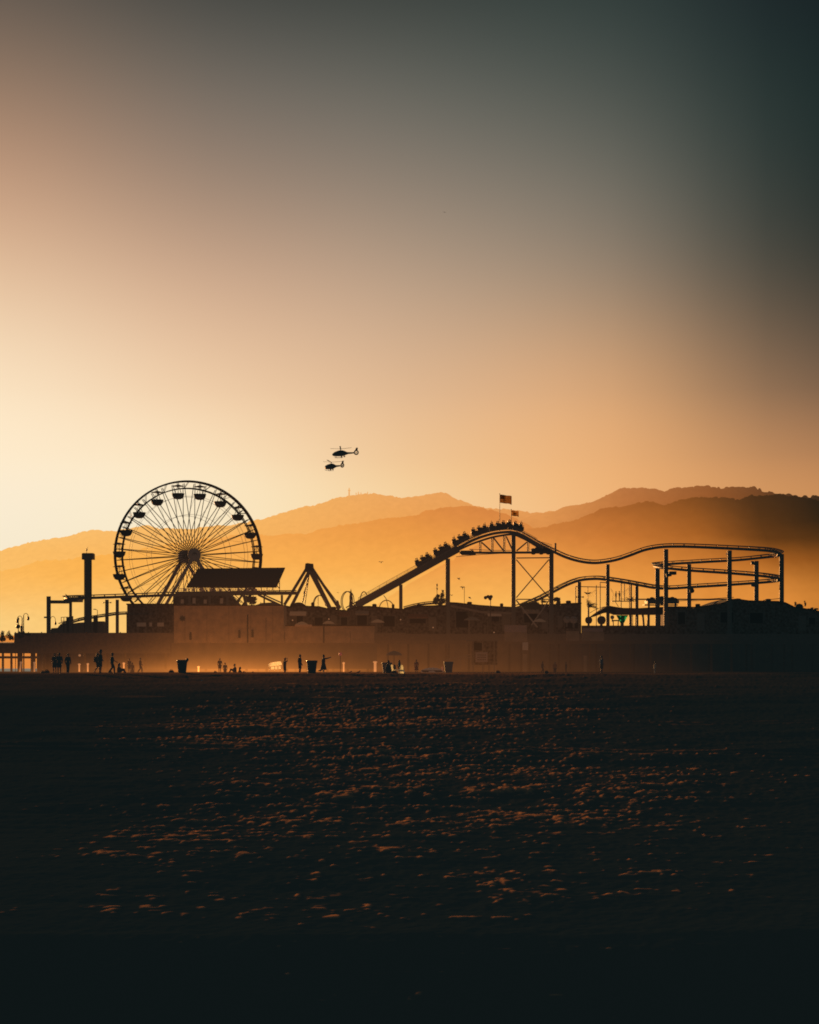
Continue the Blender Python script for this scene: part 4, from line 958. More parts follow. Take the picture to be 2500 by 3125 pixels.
b = MB(); b.box(PX(1451,YK), PX(1488,YK), YK-.75, YK-.66, PZ(2020,YK), PZ(1990,YK)); sgn = b.build('sign', M['board'], kz)
b = MB()
for r_, t in enumerate((1997,2004,2011)):
    x = 1457.
    for k in range(6):
        wd = (3.4,2.2,3.8,2.8,3.2,2.4)[(k+r_*2)%6]
        if x+wd < 1484: b.box(PX(x,YK), PX(x+wd,YK), YK-.77, YK-.753, PZ(t+3.6,YK), PZ(t,YK))
        x += wd+1.5
b.build('lettering', M['dark'], sgn)
b = MB(); b.bar(P(1335,2019,YK), P(1440,1996,YK), .12); b.bar(P(1335,2027,YK), P(1440,2005,YK), .12)
for i in range(7): b.bar(P(1337+i*17,2046,YK), P(1337+i*17,2018-i*3.7,YK), .1)
tag(b.build('ramp_railing', M['stucco']), 'sloping handrail of the ramp leading up to the beach booth', 'railing')
for a, c, t, lab in ((1597,1608,1998,'thick brown post beneath the small pale notice'),(1783,1791,2003,'brown post on the sand below the long strip board'),(1505,1512,2012,'slim brown post at the right corner of the beach booth')):
    b = MB(); b.box(PX(a,306), PX(c,306), 306, 306.6, PZ(2050,306), PZ(t,306)); b.box(PX(a,306)-.06, PX(c,306)+.06, 305.94, 306.66, PZ(t,306)+.003, PZ(t,306)+.12); tag(b.build('timber_post', M['stucco']), lab, 'post')

# ------------------------------------------------------------------ flags on the crest
def flag_pole(px, base, t, Y, label, fw_, fh, kind):
    th = thing('flagpole', label, 'flagpole', P(px, base, Y))
    b = MB(); b.tube([P(px,base,Y),P(px,t,Y)], [.07,.045], 6); b.ball(P(px,t,Y), .09, 8, 6); b.build('pole', M['fence'], th)
    nx, ny = 40, 26
    o = P(px, t+2, Y); b = MB()
    def F(i, j):
        u_, v_ = i/nx, j/ny
        wv = .3*math.sin(u_*8.5+.4)*u_**.7
        return (o.x + u_*fw_*.97, Y + wv, o.z - v_*fh - u_*u_*.1*fh - .12*fh*u_ + .09*math.sin(u_*9+v_)*u_)
    for i in range(nx):
        for j in range(ny):
            u_, v_ = (i+.5)/nx, (j+.5)/ny
            if kind == 'stars':
                m_ = 0 if int(v_*13) % 2 == 0 else 1
                if u_ < .4 and v_ < 7/13:
                    m_ = 2
                    a, c = u_/.4*11, v_/(7/13)*9
                    if int(a) % 2 == 1 and int(c) % 2 == 1 and (i+j) % 2 == 0: m_ = 1
            else:
                m_ = 1
                if v_ > .84: m_ = 0
                bx_, by_ = (u_-.5)/.24, (v_-.48)/.2      # walking bear
                if bx_**2 + (by_*1.5)**2 < .8 or ((bx_+.95)**2+(by_+.05)**2 < .09) or (.2 < by_ < 1.05 and any(abs(bx_-q) < .16 for q in (-.7,-.35,.35,.7))): m_ = 3
                if v_ > .74 and v_ < .8 and .25 < u_ < .75: m_ = 3
                if (u_-.16)**2 + ((v_-.2)*.7)**2 < .005: m_ = 0
            b.cur = m_; b.add([F(i,j),F(i+1,j),F(i+1,j+1),F(i,j+1)], [(0,1,2,3)])
    b.cur = 0
    b.build('flag', [M['f_red'],M['f_white'],M['f_blue'],M['f_brown']], th)
flag_pole(1525.5, 1618, 1507, YT+.4, 'taller flagpole on the coaster crest flying a striped flag with starred corner', 2.3, 1.55, 'stars')
flag_pole(1560.7, 1618, 1555, YT+.4, 'shorter flagpole on the coaster crest flying a small bear flag', 1.42, 1.0, 'bear')
# ------------------------------------------------------------------ vegetation
def leafy(name, label, cat, loc, R3, n, seed, leaf=.3, trunk=True, group=None, tilt=0., mat_=None, loft=0.):
    r = np.random.default_rng(seed); t = thing(name, label, cat, loc, group); b = MB(); c0 = Vector(loc) + Vector((tilt*R3[2], 0, loft+R3[2]))
    clumps = [(r.normal(size=3)*np.array(R3)*.48, r.uniform(.3,.6)) for _ in range(9)]
    for i in range(n):
        cc, cr = clumps[i % 9]; d = r.normal(size=3); d /= np.linalg.norm(d)
        q = c0 + Vector(cc + d*np.array(R3)*cr*r.uniform(.5,1.05)); s_ = leaf*r.uniform(.5,1.2)
        a = Vector(r.normal(size=3)).normalized(); c = a.orthogonal().normalized()
        b.add([q-a*s_, q+c*s_*.4, q+a*s_, q-c*s_*.4], [(0,1,2,3)])
    b.build('crown' if trunk else 'foliage', mat_ or M['foliage'], t)
    if trunk:
        k = MB(); base = Vector(loc); k.tube([base-Vector((0,0,.1)), base+Vector((tilt*.4,0,loft*.6)), c0], [.12*R3[0]+.05,.09*R3[0]+.04,.05], 7)
        for i in range(4): k.tube([c0-Vector((0,0,R3[2]*.6)), c0+Vector(clumps[i][0])], [.06,.02], 5)
        k.build('trunk', M['trunk'], t)
    return t
def at_ground(px, py, Y): return P(px, py, Y)
leafy('round_shrub','round clipped shrub cut by the left edge of the picture','shrub', P(6,1962,313.5), (.8,.7,.9), 700, 1, .16, False, 'shrubs at the left end of the pier')
leafy('round_shrub','upright round shrub standing free, second from the left edge','shrub', P(30.5,1962,313.5), (.55,.5,.9), 600, 2, .15, False, 'shrubs at the left end of the pier')
leafy('round_shrub','broad low shrub below the hooked lamps at the pier end','shrub', P(66,1946,311.6), (1.25,.5,.5), 800, 3, .17, False, 'shrubs at the left end of the pier')
leafy('bush','feathery upright bush on the shed roof beside the tall column','bush', P(1342,1850,318), (.95,.9,1.05), 700, 4, .28, False)
leafy('bush','wind-blown tuft rising from the feathery bush','bush', P(1348,1826,318), (.45,.5,.6), 120, 14, .3, False)
leafy('bush','bush crowding the foot of the low track inside the braced tower','bush', P(1628,1856,317.4), (1.5,1.,.75), 700, 5, .3, False)
leafy('bush','small bush left of the braced tower bushes','bush', P(1600,1858,317.4), (.7,.7,.6), 260, 15, .28, False)
leafy('bush','ragged bush on the corner building roof right of the braced column','bush', P(1702,1850,317), (.75,.8,.8), 330, 6, .3, False)
leafy('bush','horned-looking ragged plant on the roof at the far right','bush', P(2441,1860,315.3), (1.1,.8,.62), 760, 7, .26, False)
for px, lab in ((2428,'left spike of the ragged roof plant at the far right'),(2457,'right spike of the ragged roof plant at the far right')):
    leafy('leaf_spike', lab, 'plant', P(px,1848,315.5), (.16,.2,.36), 60, int(px), .22, False)
for px, py, s_, sd in ((2478,1862,.5,8),(2490,1864,.45,9)): leafy('bush', 'small low bush %s the ragged roof plant' % ('just right of' if sd == 8 else 'at the frame edge beyond'), 'bush', P(px,py,315.6), (s_,s_,s_*.6), 150, sd, .2, False)
def palm(label, px, base, crown, Y, blow, seed, n=14, fl=1.4, lean=0.):
    r = np.random.default_rng(seed); t = thing('palm_tree', label, 'palm', P(px, base, Y), 'palms among the rides')
    a = P(px, base, Y); c = P(px+lean, crown, Y); b = MB()
    b.tube([a, a.lerp(c,.5)+Vector((lean*.01,0,0)), c], [.2,.15,.12], 8); b.build('trunk', M['trunk'], t)
    b = MB()
    for i in range(n):
        az_ = 2*PI*i/n + r.uniform(-.2,.2); d = Vector((math.cos(az_)*.8+blow, math.sin(az_)*.8, r.uniform(.25,1.5))).normalized()
        L_ = fl*r.uniform(.75,1.15); pts = [c + d*L_*f + Vector((blow*.25*f*f, 0, -.55*L_*f*f*(1-d.z*.6))) for f in (0,.25,.5,.75,1.)]
        b.tube(pts, [.06,.05,.04,.03,.015], 4)
        side = d.cross(Vector((0,0,1))).normalized()
        for f0, f1 in zip(pts, pts[1:]):
            for k in range(4):
                q = f0.lerp(f1, k/4)
                for s in (-1, 1):
                    e = q + side*s*.42*r.uniform(.7,1.1) + Vector((0,0,-.22)) + (f1-f0).normalized()*.18
                    b.add([q, q+(f1-f0)*.12, e], [(0,1,2)])
    b.build('crown', M['foliage'], t); return t
palm('wind-bent palm between the corner building and the trapeze poles', 1796, 1915, 1852, 324, .5, 21, 20, 1.9, 1)
palm('palm crown tangled with the right end of the trapeze rig', 1926, 1930, 1834, 331, -.1, 22, 18, 1.35)
palm('dim palm in front of the long shed, between two columns', 1432, 1935, 1880, 314, .2, 23, 14, 1.3)
palm('palm poking up behind the bushes of the braced tower', 1655, 1900, 1838, 320, .4, 24, 12, 1.1)

# ------------------------------------------------------------------ people
def remesh(b, name, mats, voxel, smooth_it=2):
    me = b.mesh(name, mats); o = bpy.data.objects.new('tmp', me); COL.objects.link(o)
    m = o.modifiers.new('r', 'REMESH'); m.mode = 'VOXEL'; m.voxel_size = voxel; m.use_smooth_shade = True
    s = o.modifiers.new('s', 'SMOOTH'); s.iterations = smooth_it; s.factor = .4
    dg = bpy.context.evaluated_depsgraph_get()
    out = bpy.data.meshes.new_from_object(o.evaluated_get(dg)); out.name = name
    out.materials.clear(); out.materials.append(mats)
    bpy.data.objects.remove(o); bpy.data.meshes.remove(me); return out
V3 = Vector
def body_meshes(pose, wear, voxel=.016):
    """one continuous body with jointed tapering limbs; x right, y forward, feet at z=0; then clothes that follow it"""
    g = dict(armL=((-.25,-.03,1.14),(-.24,.09,.90)), armR=((.25,-.03,1.14),(.24,.09,.90)), legL=((-.10,.03,.50),(-.10,-.02,.08)), legR=((.10,.03,.50),(.10,-.02,.08)), hip=.93, lean=0., head=(0,0), dz=0.)
    g.update(pose)
    hz = g['hip']; ln = g['lean']
    def T(x, y, z): return V3((x, y + (z-hz)*ln, z))
    sh = {-1: T(-.175,0,hz+.47), 1: T(.175,0,hz+.47)}; hp = {-1: V3((-.09,0,hz-.02)), 1: V3((.09,0,hz-.02))}
    b = MB(); b.ball(V3((0,0,hz)), (.165,.115,.13))
    b.capsule(T(0,0,hz+.08), T(0,.01,hz+.34), .125, .145); b.capsule(T(-.13,0,hz+.44), T(.13,0,hz+.44), .085, .085)
    nk, hd = T(0,.01,hz+.5), T(g['head'][0], .035+g['head'][1], hz+.70)
    b.capsule(nk, hd, .06, .055)
    b.ball(hd, (.078,.096,.12), 12, 9); b.ball(hd+V3((0,.03,-.075)), (.055,.06,.05)); b.ball(hd+V3((0,.098,-.015)), .02, 6, 5)
    b.ball(hd+V3((-.08,-.005,-.01)), (.016,.024,.034), 6, 5); b.ball(hd+V3((.08,-.005,-.01)), (.016,.024,.034), 6, 5)
    b.ball(hd+V3((0,.09,-.06)), (.028,.016,.012), 6, 5)
    arms, legs = {}, {}
    for s, k in ((-1,'armL'),(1,'armR')):
        e, w_ = [V3(q) for q in g[k]]; arms[s] = (sh[s], e, w_)
        b.capsule(sh[s], e, .058, .045); b.capsule(e, w_, .045, .03)
        d = (w_-e).normalized(); sd = d.cross(V3((1,0,0)) if abs(d.x) < .8 else V3((0,1,0))).normalized(); nn = d.cross(sd)
        pm = w_ + d*.05; b.capsule(w_, pm, .03, .036)
        for f, (o_, L_, c_) in enumerate(((-.03,.065,.02),(-.01,.078,.026),(.011,.072,.03),(.03,.056,.03))):
            r0 = pm + d*.025 + sd*o_; m1 = r0 + d*L_*.55; b.tube([r0-d*.03, r0, m1, m1 + d*L_*.4 + nn*c_*.8], [.011,.011,.0105,.008], 6)
        b.tube([w_+d*.02-sd*.025, w_+d*.05-sd*.055+nn*.01, w_+d*.085-sd*.06+nn*.025], [.014,.013,.009], 6)
    for s, k in ((-1,'legL'),(1,'legR')):
        kn, an = [V3(q) for q in g[k]]; legs[s] = (hp[s], kn, an)
        b.capsule(hp[s], kn, .09, .058); b.capsule(kn, kn.lerp(an,.35), .055, .058); b.capsule(kn.lerp(an,.35), an, .058, .036)
        fd = V3(g.get('foot', (0,1,0)))
        b.capsule(an+V3((0,0,-.03))-fd*.03, an+V3((0,0,-.045))+fd*.15, .04, .028)
    parts = [('body', remesh(b, 'body', M[wear.get('skin','skin')], voxel))]
    top = wear.get('top')
    if top:
        c = MB(); c.capsule(T(0,0,hz+.02), T(0,.01,hz+.34), .15, .168); c.capsule(T(-.14,0,hz+.44), T(.14,0,hz+.44), .1, .1); c.ball(V3((0,0,hz-.02)), (.185,.135,.12))
        for s in (-1, 1):
            a, e, w_ = arms[s]; c.capsule(a, a.lerp(e, .75), .074, .064)
            if wear.get('long'): c.capsule(a, e, .074, .06); c.capsule(e, e.lerp(w_,.9), .06, .045)
        parts.append(('shirt', remesh(c, 'shirt', M[top], voxel*1.15)))
    bot = wear.get('bottom')
    if bot:
        c = MB(); c.ball(V3((0,0,hz-.03)), (.185,.14,.13))
        style = wear.get('style', 'trousers')
        if style == 'skirt':
            zk = min(legs[1][1].z, legs[-1][1].z) - .05
            c.lathe([(.28,0),(.25,.18),(.17,hz-zk)], (0,.01,zk), 14)
        else:
            for s in (-1, 1):
                a, kn, an = legs[s]
                if style == 'shorts': c.tube([a+V3((0,0,.03)), a.lerp(kn,.5), a.lerp(kn,.95)], [.115,.105,.098], 10)
                else: c.capsule(a, kn, .11, .08); c.tube([kn, kn.lerp(an,.5), kn.lerp(an,.95)], [.082,.078,.07], 10); c.ball(kn, .08)
        parts.append((style if style != 'trousers' else 'trousers', remesh(c, style, M[bot], voxel*1.15)))
    c = MB(); c.ball(hd+V3((0,-.014,.025)), (.09,.1,.115), 12, 9)
    if wear.get('hair') == 'long': c.capsule(hd+V3((0,-.06,0)), hd+V3((0,-.09,-.24)), .075, .06)
    hh = c.mesh('hair', M['hair'], smooth=True)
    # keep the face clear: drop hair faces in front of the brow
    bm = bmesh.new(); bm.from_mesh(hh)
    bmesh.ops.delete(bm, geom=[f for f in bm.faces if (f.calc_center_median()-hd).y > .045 and (f.calc_center_median()-hd).z < .06], context='FACES'); bm.to_mesh(hh); bm.free()
    parts.append(('hair', hh))
    if wear.get('hat'):
        c = MB(); q = hd+V3((0,0,.06))
        if wear['hat'] == 'brim': c.lathe([(.19,.0),(.195,.015),(.105,.03),(.1,.12),(.06,.15)], q, 16)
        else: c.ball(q, (.1,.11,.09), 10, 7); c.prism([q+V3((-.07,.08,.0)), q+V3((.07,.08,.0)), q+V3((.05,.2,-.01)), q+V3((-.05,.2,-.01))], (0,0,.012))
        parts.append(('hat', c.mesh('hat', M['cloth_dark'], smooth=True)))
    if wear.get('bag') == 'pack':
        c = MB(); c.capsule(T(0,-.2,hz+.12), T(0,-.2,hz+.36), .13, .12); c.tube([T(-.1,-.1,hz+.45),T(-.12,.13,hz+.35),T(-.11,.1,hz+.1)], .02, 5); c.tube([T(.1,-.1,hz+.45),T(.12,.13,hz+.35),T(.11,.1,hz+.1)], .02, 5)
        parts.append(('backpack', remesh(c, 'backpack', M['cloth_dark'], .02)))
    return parts
def person(label, loc, rz, pose, wear, scale=1., group=None, parts=None, voxel=.016):
    t = thing('person', label, 'person', loc, group); t.rotation_euler = (0,0,rz); t.scale = (scale,)*3
    for nm, me_ in (parts or body_meshes(pose, wear, voxel)):
        o = bpy.data.objects.new(nm, me_); COL.objects.link(o); o.parent = t
    return t
def on_sand(px, Y, dz=0.): x = PX(px, Y); return V3((x, Y, ground(x, Y)+dz))
WALK = dict(legL=((-.09,.18,.52),(-.09,.20,.09)), legR=((.09,.02,.50),(.09,-.26,.13)), armL=((-.24,-.12,1.15),(-.24,-.1,.90)), armR=((.24,.08,1.15),(.24,.26,.96)))
STAND = {}
AKIMBO = dict(armL=((-.40,-.05,1.18),(-.23,.1,1.02)), armR=((.25,-.03,1.14),(.24,.09,.90)))
PHONE = dict(armL=((-.22,.08,1.16),(-.1,.3,1.3)), armR=((.22,.08,1.16),(.1,.3,1.3)))
POINT = dict(armR=((.33,.2,1.42),(.38,.48,1.5)), armL=((-.24,.02,1.14),(-.2,.16,.95)))
RAISE = dict(armL=((-.30,.12,1.5),(-.12,.14,1.72)), armR=((.28,.14,1.46),(.14,.2,1.68)))
def BL(px): return R(-90 if px < 0 else 90)
def feet(py, Y): return 0
B = 'cloth_dark'
crowd = [
 # px, Y, facing(deg: 0 away, 180 toward camera, -90 right), pose, wear, scale, label
 (167,144,170,AKIMBO,dict(top='cloth_dark',bottom='cloth_navy',style='shorts',hair='long'),.98,'person in dark shirt and shorts, left one of the close pair at the far left'),
 (181,143,20,STAND,dict(top='cloth_navy',bottom='cloth_dark',style='shorts',long=1),1.0,'person in a long-sleeved navy top, right one of the close pair at the far left'),
 (207,143.5,-150,dict(legL=((-.06,.05,.5),(-.05,.0,.08)),legR=((.05,.02,.5),(.05,-.03,.08))),dict(top='cloth_navy',bottom='cloth_navy',long=1),.95,'slim dark figure standing alone with legs together, left of the portal pair'),
 (297,145,-80,WALK,dict(top='cloth_dark',bottom='cloth_dark',style='shorts',bag='pack',hair='long'),.98,'walking person with backpack beside the taller hatted one'),
 (306,142.5,-100,AKIMBO,dict(top='cloth_dark',bottom='cloth_dark',style='shorts',hat='brim',long=1),1.1,'tall person in a brimmed hat, elbow out, walking with a companion'),
 (342,143,-80,dict(WALK,armR=((.24,.1,1.15),(.24,.36,1.0))),dict(top='cloth_dark',bottom='cloth_dark',hat='cap'),.98,'person in a cap walking right with a forearm held forward'),
 (395,205,160,STAND,dict(top='cloth_brown',bottom='cloth_brown',style='shorts'),.98,'brownish distant figure, left one of the huddled pair past the walkers'),
 (404,206,-20,AKIMBO,dict(top='cloth_brown',bottom='cloth_brown',style='skirt',hair='long'),1.0,'brownish distant figure in a skirt, right one of the huddled pair'),
 (428,205,-90,WALK,dict(top='cloth_brown',bottom='cloth_brown',long=1),1.02,'brownish distant figure striding alone, left of the first bin'),
 (671,205,180,STAND,dict(top='cloth_brown',bottom='cloth_brown',style='shorts'),1.0,'slim distant figure, left of the two standing right of the first bin'),
 (687,207,10,STAND,dict(top='cloth_brown',bottom='cloth_brown'),.98,'slim distant figure, right of the two standing right of the first bin'),
 (869,160,-60,RAISE,dict(top='cloth_brown',bottom='cloth_dark',style='shorts',hat='cap'),.95,'person with both hands raised to the face beside the bright white stall'),
 (915,147,-110,STAND,dict(top='cloth_dark',bottom='cloth_dark',style='shorts',long=1),1.0,'dark figure in shorts standing just left of the middle bin'),
 (987,146,-75,POINT,dict(top='cloth_dark',bottom='cloth_dark',style='skirt',long=1),1.0,'person in a long loose top pointing right, beside the middle bin'),
 (1219,150,120,dict(hip=.9,armL=((-.24,.1,1.1),(-.16,.32,1.05))),dict(top='cloth_teal',bottom='cloth_orange',hair='long'),.72,'small figure in a teal top behind the pale green canvas'),
 (1271,200,180,STAND,dict(top='cloth_orange',bottom='cloth_orange',style='skirt'),.95,'glowing orange-lit small figure left of the covered boat'),
 (1694,215,170,STAND,dict(top='cloth_orange',bottom='cloth_dark'),.95,'faint orange-lit figure right of the brown post below the notice'),
 (1656,225,-80,WALK,dict(top='cloth_brown',bottom='cloth_dark'),.9,'faint small walker between the brown post and the orange-lit figure'),
 (1728,225,90,STAND,dict(top='cloth_brown',bottom='cloth_dark'),.85,'faint small figure just left of the brown post under the strip board'),
 (1836,158,-60,STAND,dict(top='cloth_blue',bottom='cloth_brown',style='shorts'),.95,'person in a blue top standing alone near the right'),
 (1998,165,-100,dict(legL=((-.05,.04,.5),(-.05,.0,.08)),legR=((.06,.02,.5),(.06,-.04,.08)),lean=.12),dict(top='cloth_white',bottom='cloth_white',long=1,skin='skin'),.72,'small child in bright white clothes at the right end of the beach'),
]
for px, Y, rz, pose, wear, sc_, lab in crowd:
    person(lab, on_sand(px, Y, -.02), R(rz), pose, wear, sc_)
SIT = dict(hip=.14, legL=((-.12,.42,.42),(-.13,.62,.07)), legR=((.12,.4,.42),(.13,.6,.07)), armL=((-.24,.2,.42),(-.15,.42,.42)), armR=((.24,.2,.42),(.15,.42,.42)), lean=.05)
for px, Y, rz, wear, lab in ((362,150,-90,dict(top='cloth_brown',bottom='cloth_dark',long=1,hair='long'),'person sitting hunched on the sand right of the capped walker'),
   (718,170,100,dict(top='cloth_dark',bottom='cloth_dark'),'left sitter of the low group on the sand right of the first bin'),
   (731,171,-90,dict(top='cloth_brown',bottom='cloth_dark',hair='long'),'right sitter of the low group on the sand right of the first bin'),
   (1183,150,-100,dict(top='cloth_dark',bottom='cloth_dark',long=1),'dark person seated behind the bin next to the pale green canvas'),
   (1206,151,100,dict(top='cloth_orange',bottom='cloth_dark',hair='long'),'warm-lit person seated between the bin and the pale green canvas')):
    person(lab, on_sand(px, Y, -.02), R(rz), SIT, wear, 1. if px != 1183 else 1.25)
# riders, seen as small seated silhouettes
RIDE = dict(hip=.46, legL=((-.1,.42,.48),(-.1,.5,.1)), legR=((.1,.42,.48),(.1,.5,.1)), armL=((-.27,.15,.72),(-.18,.4,.75)), armR=((.27,.15,.72),(.18,.4,.75)))
UPARM = dict(RIDE, armL=((-.3,.05,1.15),(-.28,.1,1.42)), armR=((.3,.05,1.15),(.28,.1,1.42)))
ridA = body_meshes(RIDE, dict(top='cloth_dark',bottom='cloth_dark'), .03)
ridB = body_meshes(UPARM, dict(top='cloth_navy',bottom='cloth_dark'), .03)
ordn = ('lowest','second lowest','third','fourth','fifth','front')
for i, (o, t, up_) in enumerate(car_frames):
    for rw, du in (('rear',-1.15),('middle',-.05),('front',1.05)):
        for sd_, dv in (('near',-.36),('far',.36)):
            up_arm = (i*5 + len(rw)*2 + (sd_ == 'far')*3) % 7 == 0
            loc = o + t*(du + (.16 if sd_ == 'far' else -.12)) + V3((0,dv,0)) + up_*.32
            q = person('%s rider seated in the %s row, %s side, of the %s coaster car' % ('arms-up' if up_arm else 'hunched', rw, sd_, ordn[i]), loc, R(-90), None, None, .98, 'riders on the coaster train', ridB if up_arm else ridA)
            q.rotation_euler = Euler((math.atan2(t.z, t.x)*.8, 0, R(-90)))
clock = {0:'just right of the top',1:'at one o\'clock',2:'at half past one',3:'at two o\'clock',4:'nearly at three o\'clock',5:'just below three o\'clock',14:'just below nine o\'clock',15:'nearly at nine o\'clock',16:'at ten o\'clock',17:'at half past ten',18:'at eleven o\'clock',19:'just left of the top'}
for k in (0,1,2,3,14,16,17,18):
    for n_, (ox, nm) in enumerate(((-.5,'left'),(.5,'right'))):
        if k in (1,17) and n_: continue
        person('rider seated on the %s in the wheel gondola %s' % (nm, clock[k]), gond[k]+V3((ox,.1,-2.75)), R(180 if n_ else 0), None, None, 1., 'riders in the wheel gondolas', ridA)
# two people on the trapeze platform, a few on the pier
person('left one of two people high on the trapeze platform', P(1880,1833.5,YZ), R(-90), STAND, dict(top='cloth_dark',bottom='cloth_dark'), 1.05)
person('right one of two people high on the trapeze platform, one arm reaching across', P(1891,1833.5,YZ), R(90), PHONE, dict(top='cloth_dark',bottom='cloth_dark'), 1.08)
person('head and shoulders of a person above the hall parapet under the track', V3((PX(796,316),316,PZ(1860,316))), R(180), STAND, dict(top='cloth_dark',bottom='cloth_dark'), .78)
leafy('potted_tree','round-headed potted tree under the right half of the track','tree', P(768,1846,318), (.72,.6,.72), 420, 33, .22, True, loft=.1)
b = MB(); b.bar(P(787,1814,322), P(856,1846,322), .3); b.bar(P(800,1813,322), P(858,1839,322), .25); b.bar(P(787,1817,322.5), P(856,1850,322.5), .14); tag(b.build('slide_chute', M['steel']), 'slanting double chute descending below the right end of the track', 'chute')
b = MB(); b.prism([P(770,1850,320),P(800,1840,320),P(840,1838,320),P(864,1850,320)], (0,2,0)); tag(b.build('kiosk_roof', M['steel']), 'low dark kiosk roof above the hall parapet by the A-frame', 'kiosk')
b = MB(); b.bar(P(737,1817,319), P(724,1846,319), .3); b.bar(P(744,1817,319), P(752,1848,319), .5); tag(b.build('brace_frame', M['steel']), 'crossed brace legs in the bright gap beneath the track', 'brace')

# ------------------------------------------------------------------ midway clutter, dim against the sheds
def umbrella(px, py, Y, r, label):
    t = thing('market_umbrella', label, 'umbrella', (PX(px,Y),Y,ZD), 'umbrellas on the midway'); c = P(px, py, Y)
    b = MB(); b.lathe([(r,-.05),(r*.9,.1),(r*.5,.38),(.05,.55)], c, 10); b.build('canopy', M['leg' if px % 2 else 'stucco'], t)
    b = MB(); b.tube([(c.x,Y,ZD),c+V3((0,0,.5))], .04, 6); b.build('pole', M['dark'], t)
for a_ in ((921,1906,313.4,1.2,'market umbrella at the left end of the humped arcade'),(1003,1903,313.2,1.1,'market umbrella before the middle of the humped arcade'),(1153,1899,313.2,1.25,'market umbrella in front of the lift station'),
   (1440,1892,313.2,1.5,'broad market umbrella in front of the long shed'),(1647,1897,313.4,1.2,'market umbrella under the braced tower')): umbrella(*a_)
def awning(a_, c_, t_, Y, label, m_):
    th = thing('stall_awning', label, 'awning', (PX((a_+c_)/2,Y),Y,PZ(t_+14,Y)), 'awnings along the midway')
    b = MB(); b.prism([(PX(a_,Y),Y,PZ(t_,Y)),(PX(a_,Y),Y-1.1,PZ(t_+9,Y)),(PX(a_,Y),Y-1.1,PZ(t_+13,Y)),(PX(a_,Y),Y,PZ(t_+4,Y))], (PX(c_,Y)-PX(a_,Y),0,0)); b.build('cloth', M[m_], th)
    for q in (a_+2, c_-2): b = MB(); b.tube([(PX(q,Y),Y-1.05,ZD),(PX(q,Y),Y-1.05,PZ(t_+10,Y))], .05, 6); b.build('post', M['dark'], th)
for a_ in ((885,935,1866,317.9,'awning over the first window of the humped arcade','leg'),(1035,1068,1868,317.9,'narrow awning by the right end of the humped arcade','redcloth'),(1085,1126,1864,315.9,'awning on the left of the lift station','stucco'),
   (1245,1306,1874,316.9,'long awning above the game booth counter','redcloth'),(1488,1530,1868,318.9,'awning beside the floodlight pole','leg'),(1594,1645,1860,321.9,'awning on the planted shed','stucco')): awning(*a_)
for px, py, Y, w_, h_, lab in ((895,1849,319,.9,.5,'box vent near the left end of the humped roof'),(955,1851,319,.6,.8,'tall vent at the hump of the arcade roof'),(1018,1859,319,1.,.45,'low vent in the dip of the arcade roof'),(1143,1851,318,.8,.5,'box vent on the lift station roof'),
   (1200,1855,318,.5,.7,'narrow vent by the first lift column'),(1280,1850,318.5,.9,.45,'box vent on the game booth roof'),(1433,1843,321,.9,.4,'flat vent midway along the long shed roof'),(1531,1851,321,.6,.6,'vent near the lower end of the long shed roof'),(1735,1841,319,.9,.5,'box vent on the corner building roof'),
   (2130,1851,318,.8,.5,'vent in the hollow of the tent hall roof'),(2345,1834,318,.9,.4,'low vent on the right shoulder of the tent hall')):
    t = thing('roof_vent', lab, 'vent', (PX(px,Y),Y,PZ(py+6,Y)), 'vents on the midway roofs'); x = PX(px,Y); z = PZ(py,Y)
    b = MB(); b.box(x-w_/2, x+w_/2, Y-.3, Y+.3, PZ(py+6,Y), z+h_*.6); b.build('housing', M['roof'], t)
    b = MB(); b.prism([(x-w_*.6,Y-.36,z+h_*.6+.003),(x+w_*.6,Y-.36,z+h_*.6+.003),(x+w_*.3,Y-.36,z+h_),(x-w_*.3,Y-.36,z+h_)], (0,.72,0)); b.build('cowl', M['dark'], t)
for px, py, lab in ((893,1893,'small lamp glowing by the first arcade window'),(1004,1889,'small lamp in front of the humped arcade'),(1223,1891,'bright small lamp at the foot of the first lift column'),(1322,1915,'small lamp by the game booth door'),(1508,1930,'small lamp above the beach booth'),(1426,1947,'left one of two tiny lamps above the beach booth roof'),(1450,1947,'right one of two tiny lamps above the beach booth roof'),(2218,1690,'tiny glint on the middle helix column')):
    Y = 312.6 if py > 1800 else 315.4; t = thing('deck_lamp', lab, 'lamp', P(px, py+8, Y), 'small lamps on the pier')
    b = MB(); b.tube([P(px,py+8,Y),P(px,py,Y)], .04, 5); b.build('stem', M['dark'], t)
    b = MB(); b.ball(P(px,py,Y), .13, 8, 6); b.build('globe', M['post_w'], t)
dk = body_meshes(STAND, dict(top='cloth_dark',bottom='cloth_dark'), .03)
for px, rz, lab in ((948,40,'person at the pier edge below the hump of the arcade'),(1046,-60,'person at the pier edge by the narrow red awning'),(1118,120,'person at the pier edge in front of the lift station'),(1342,20,'person at the pier edge right of the game booth'),(1480,-80,'person at the pier edge left of the floodlight pole'),(1672,100,'person at the pier edge below the braced tower')):
    person(lab, V3((PX(px,312.9),312.9,ZD)), R(rz), None, None, 1., 'people on the pier', dk)

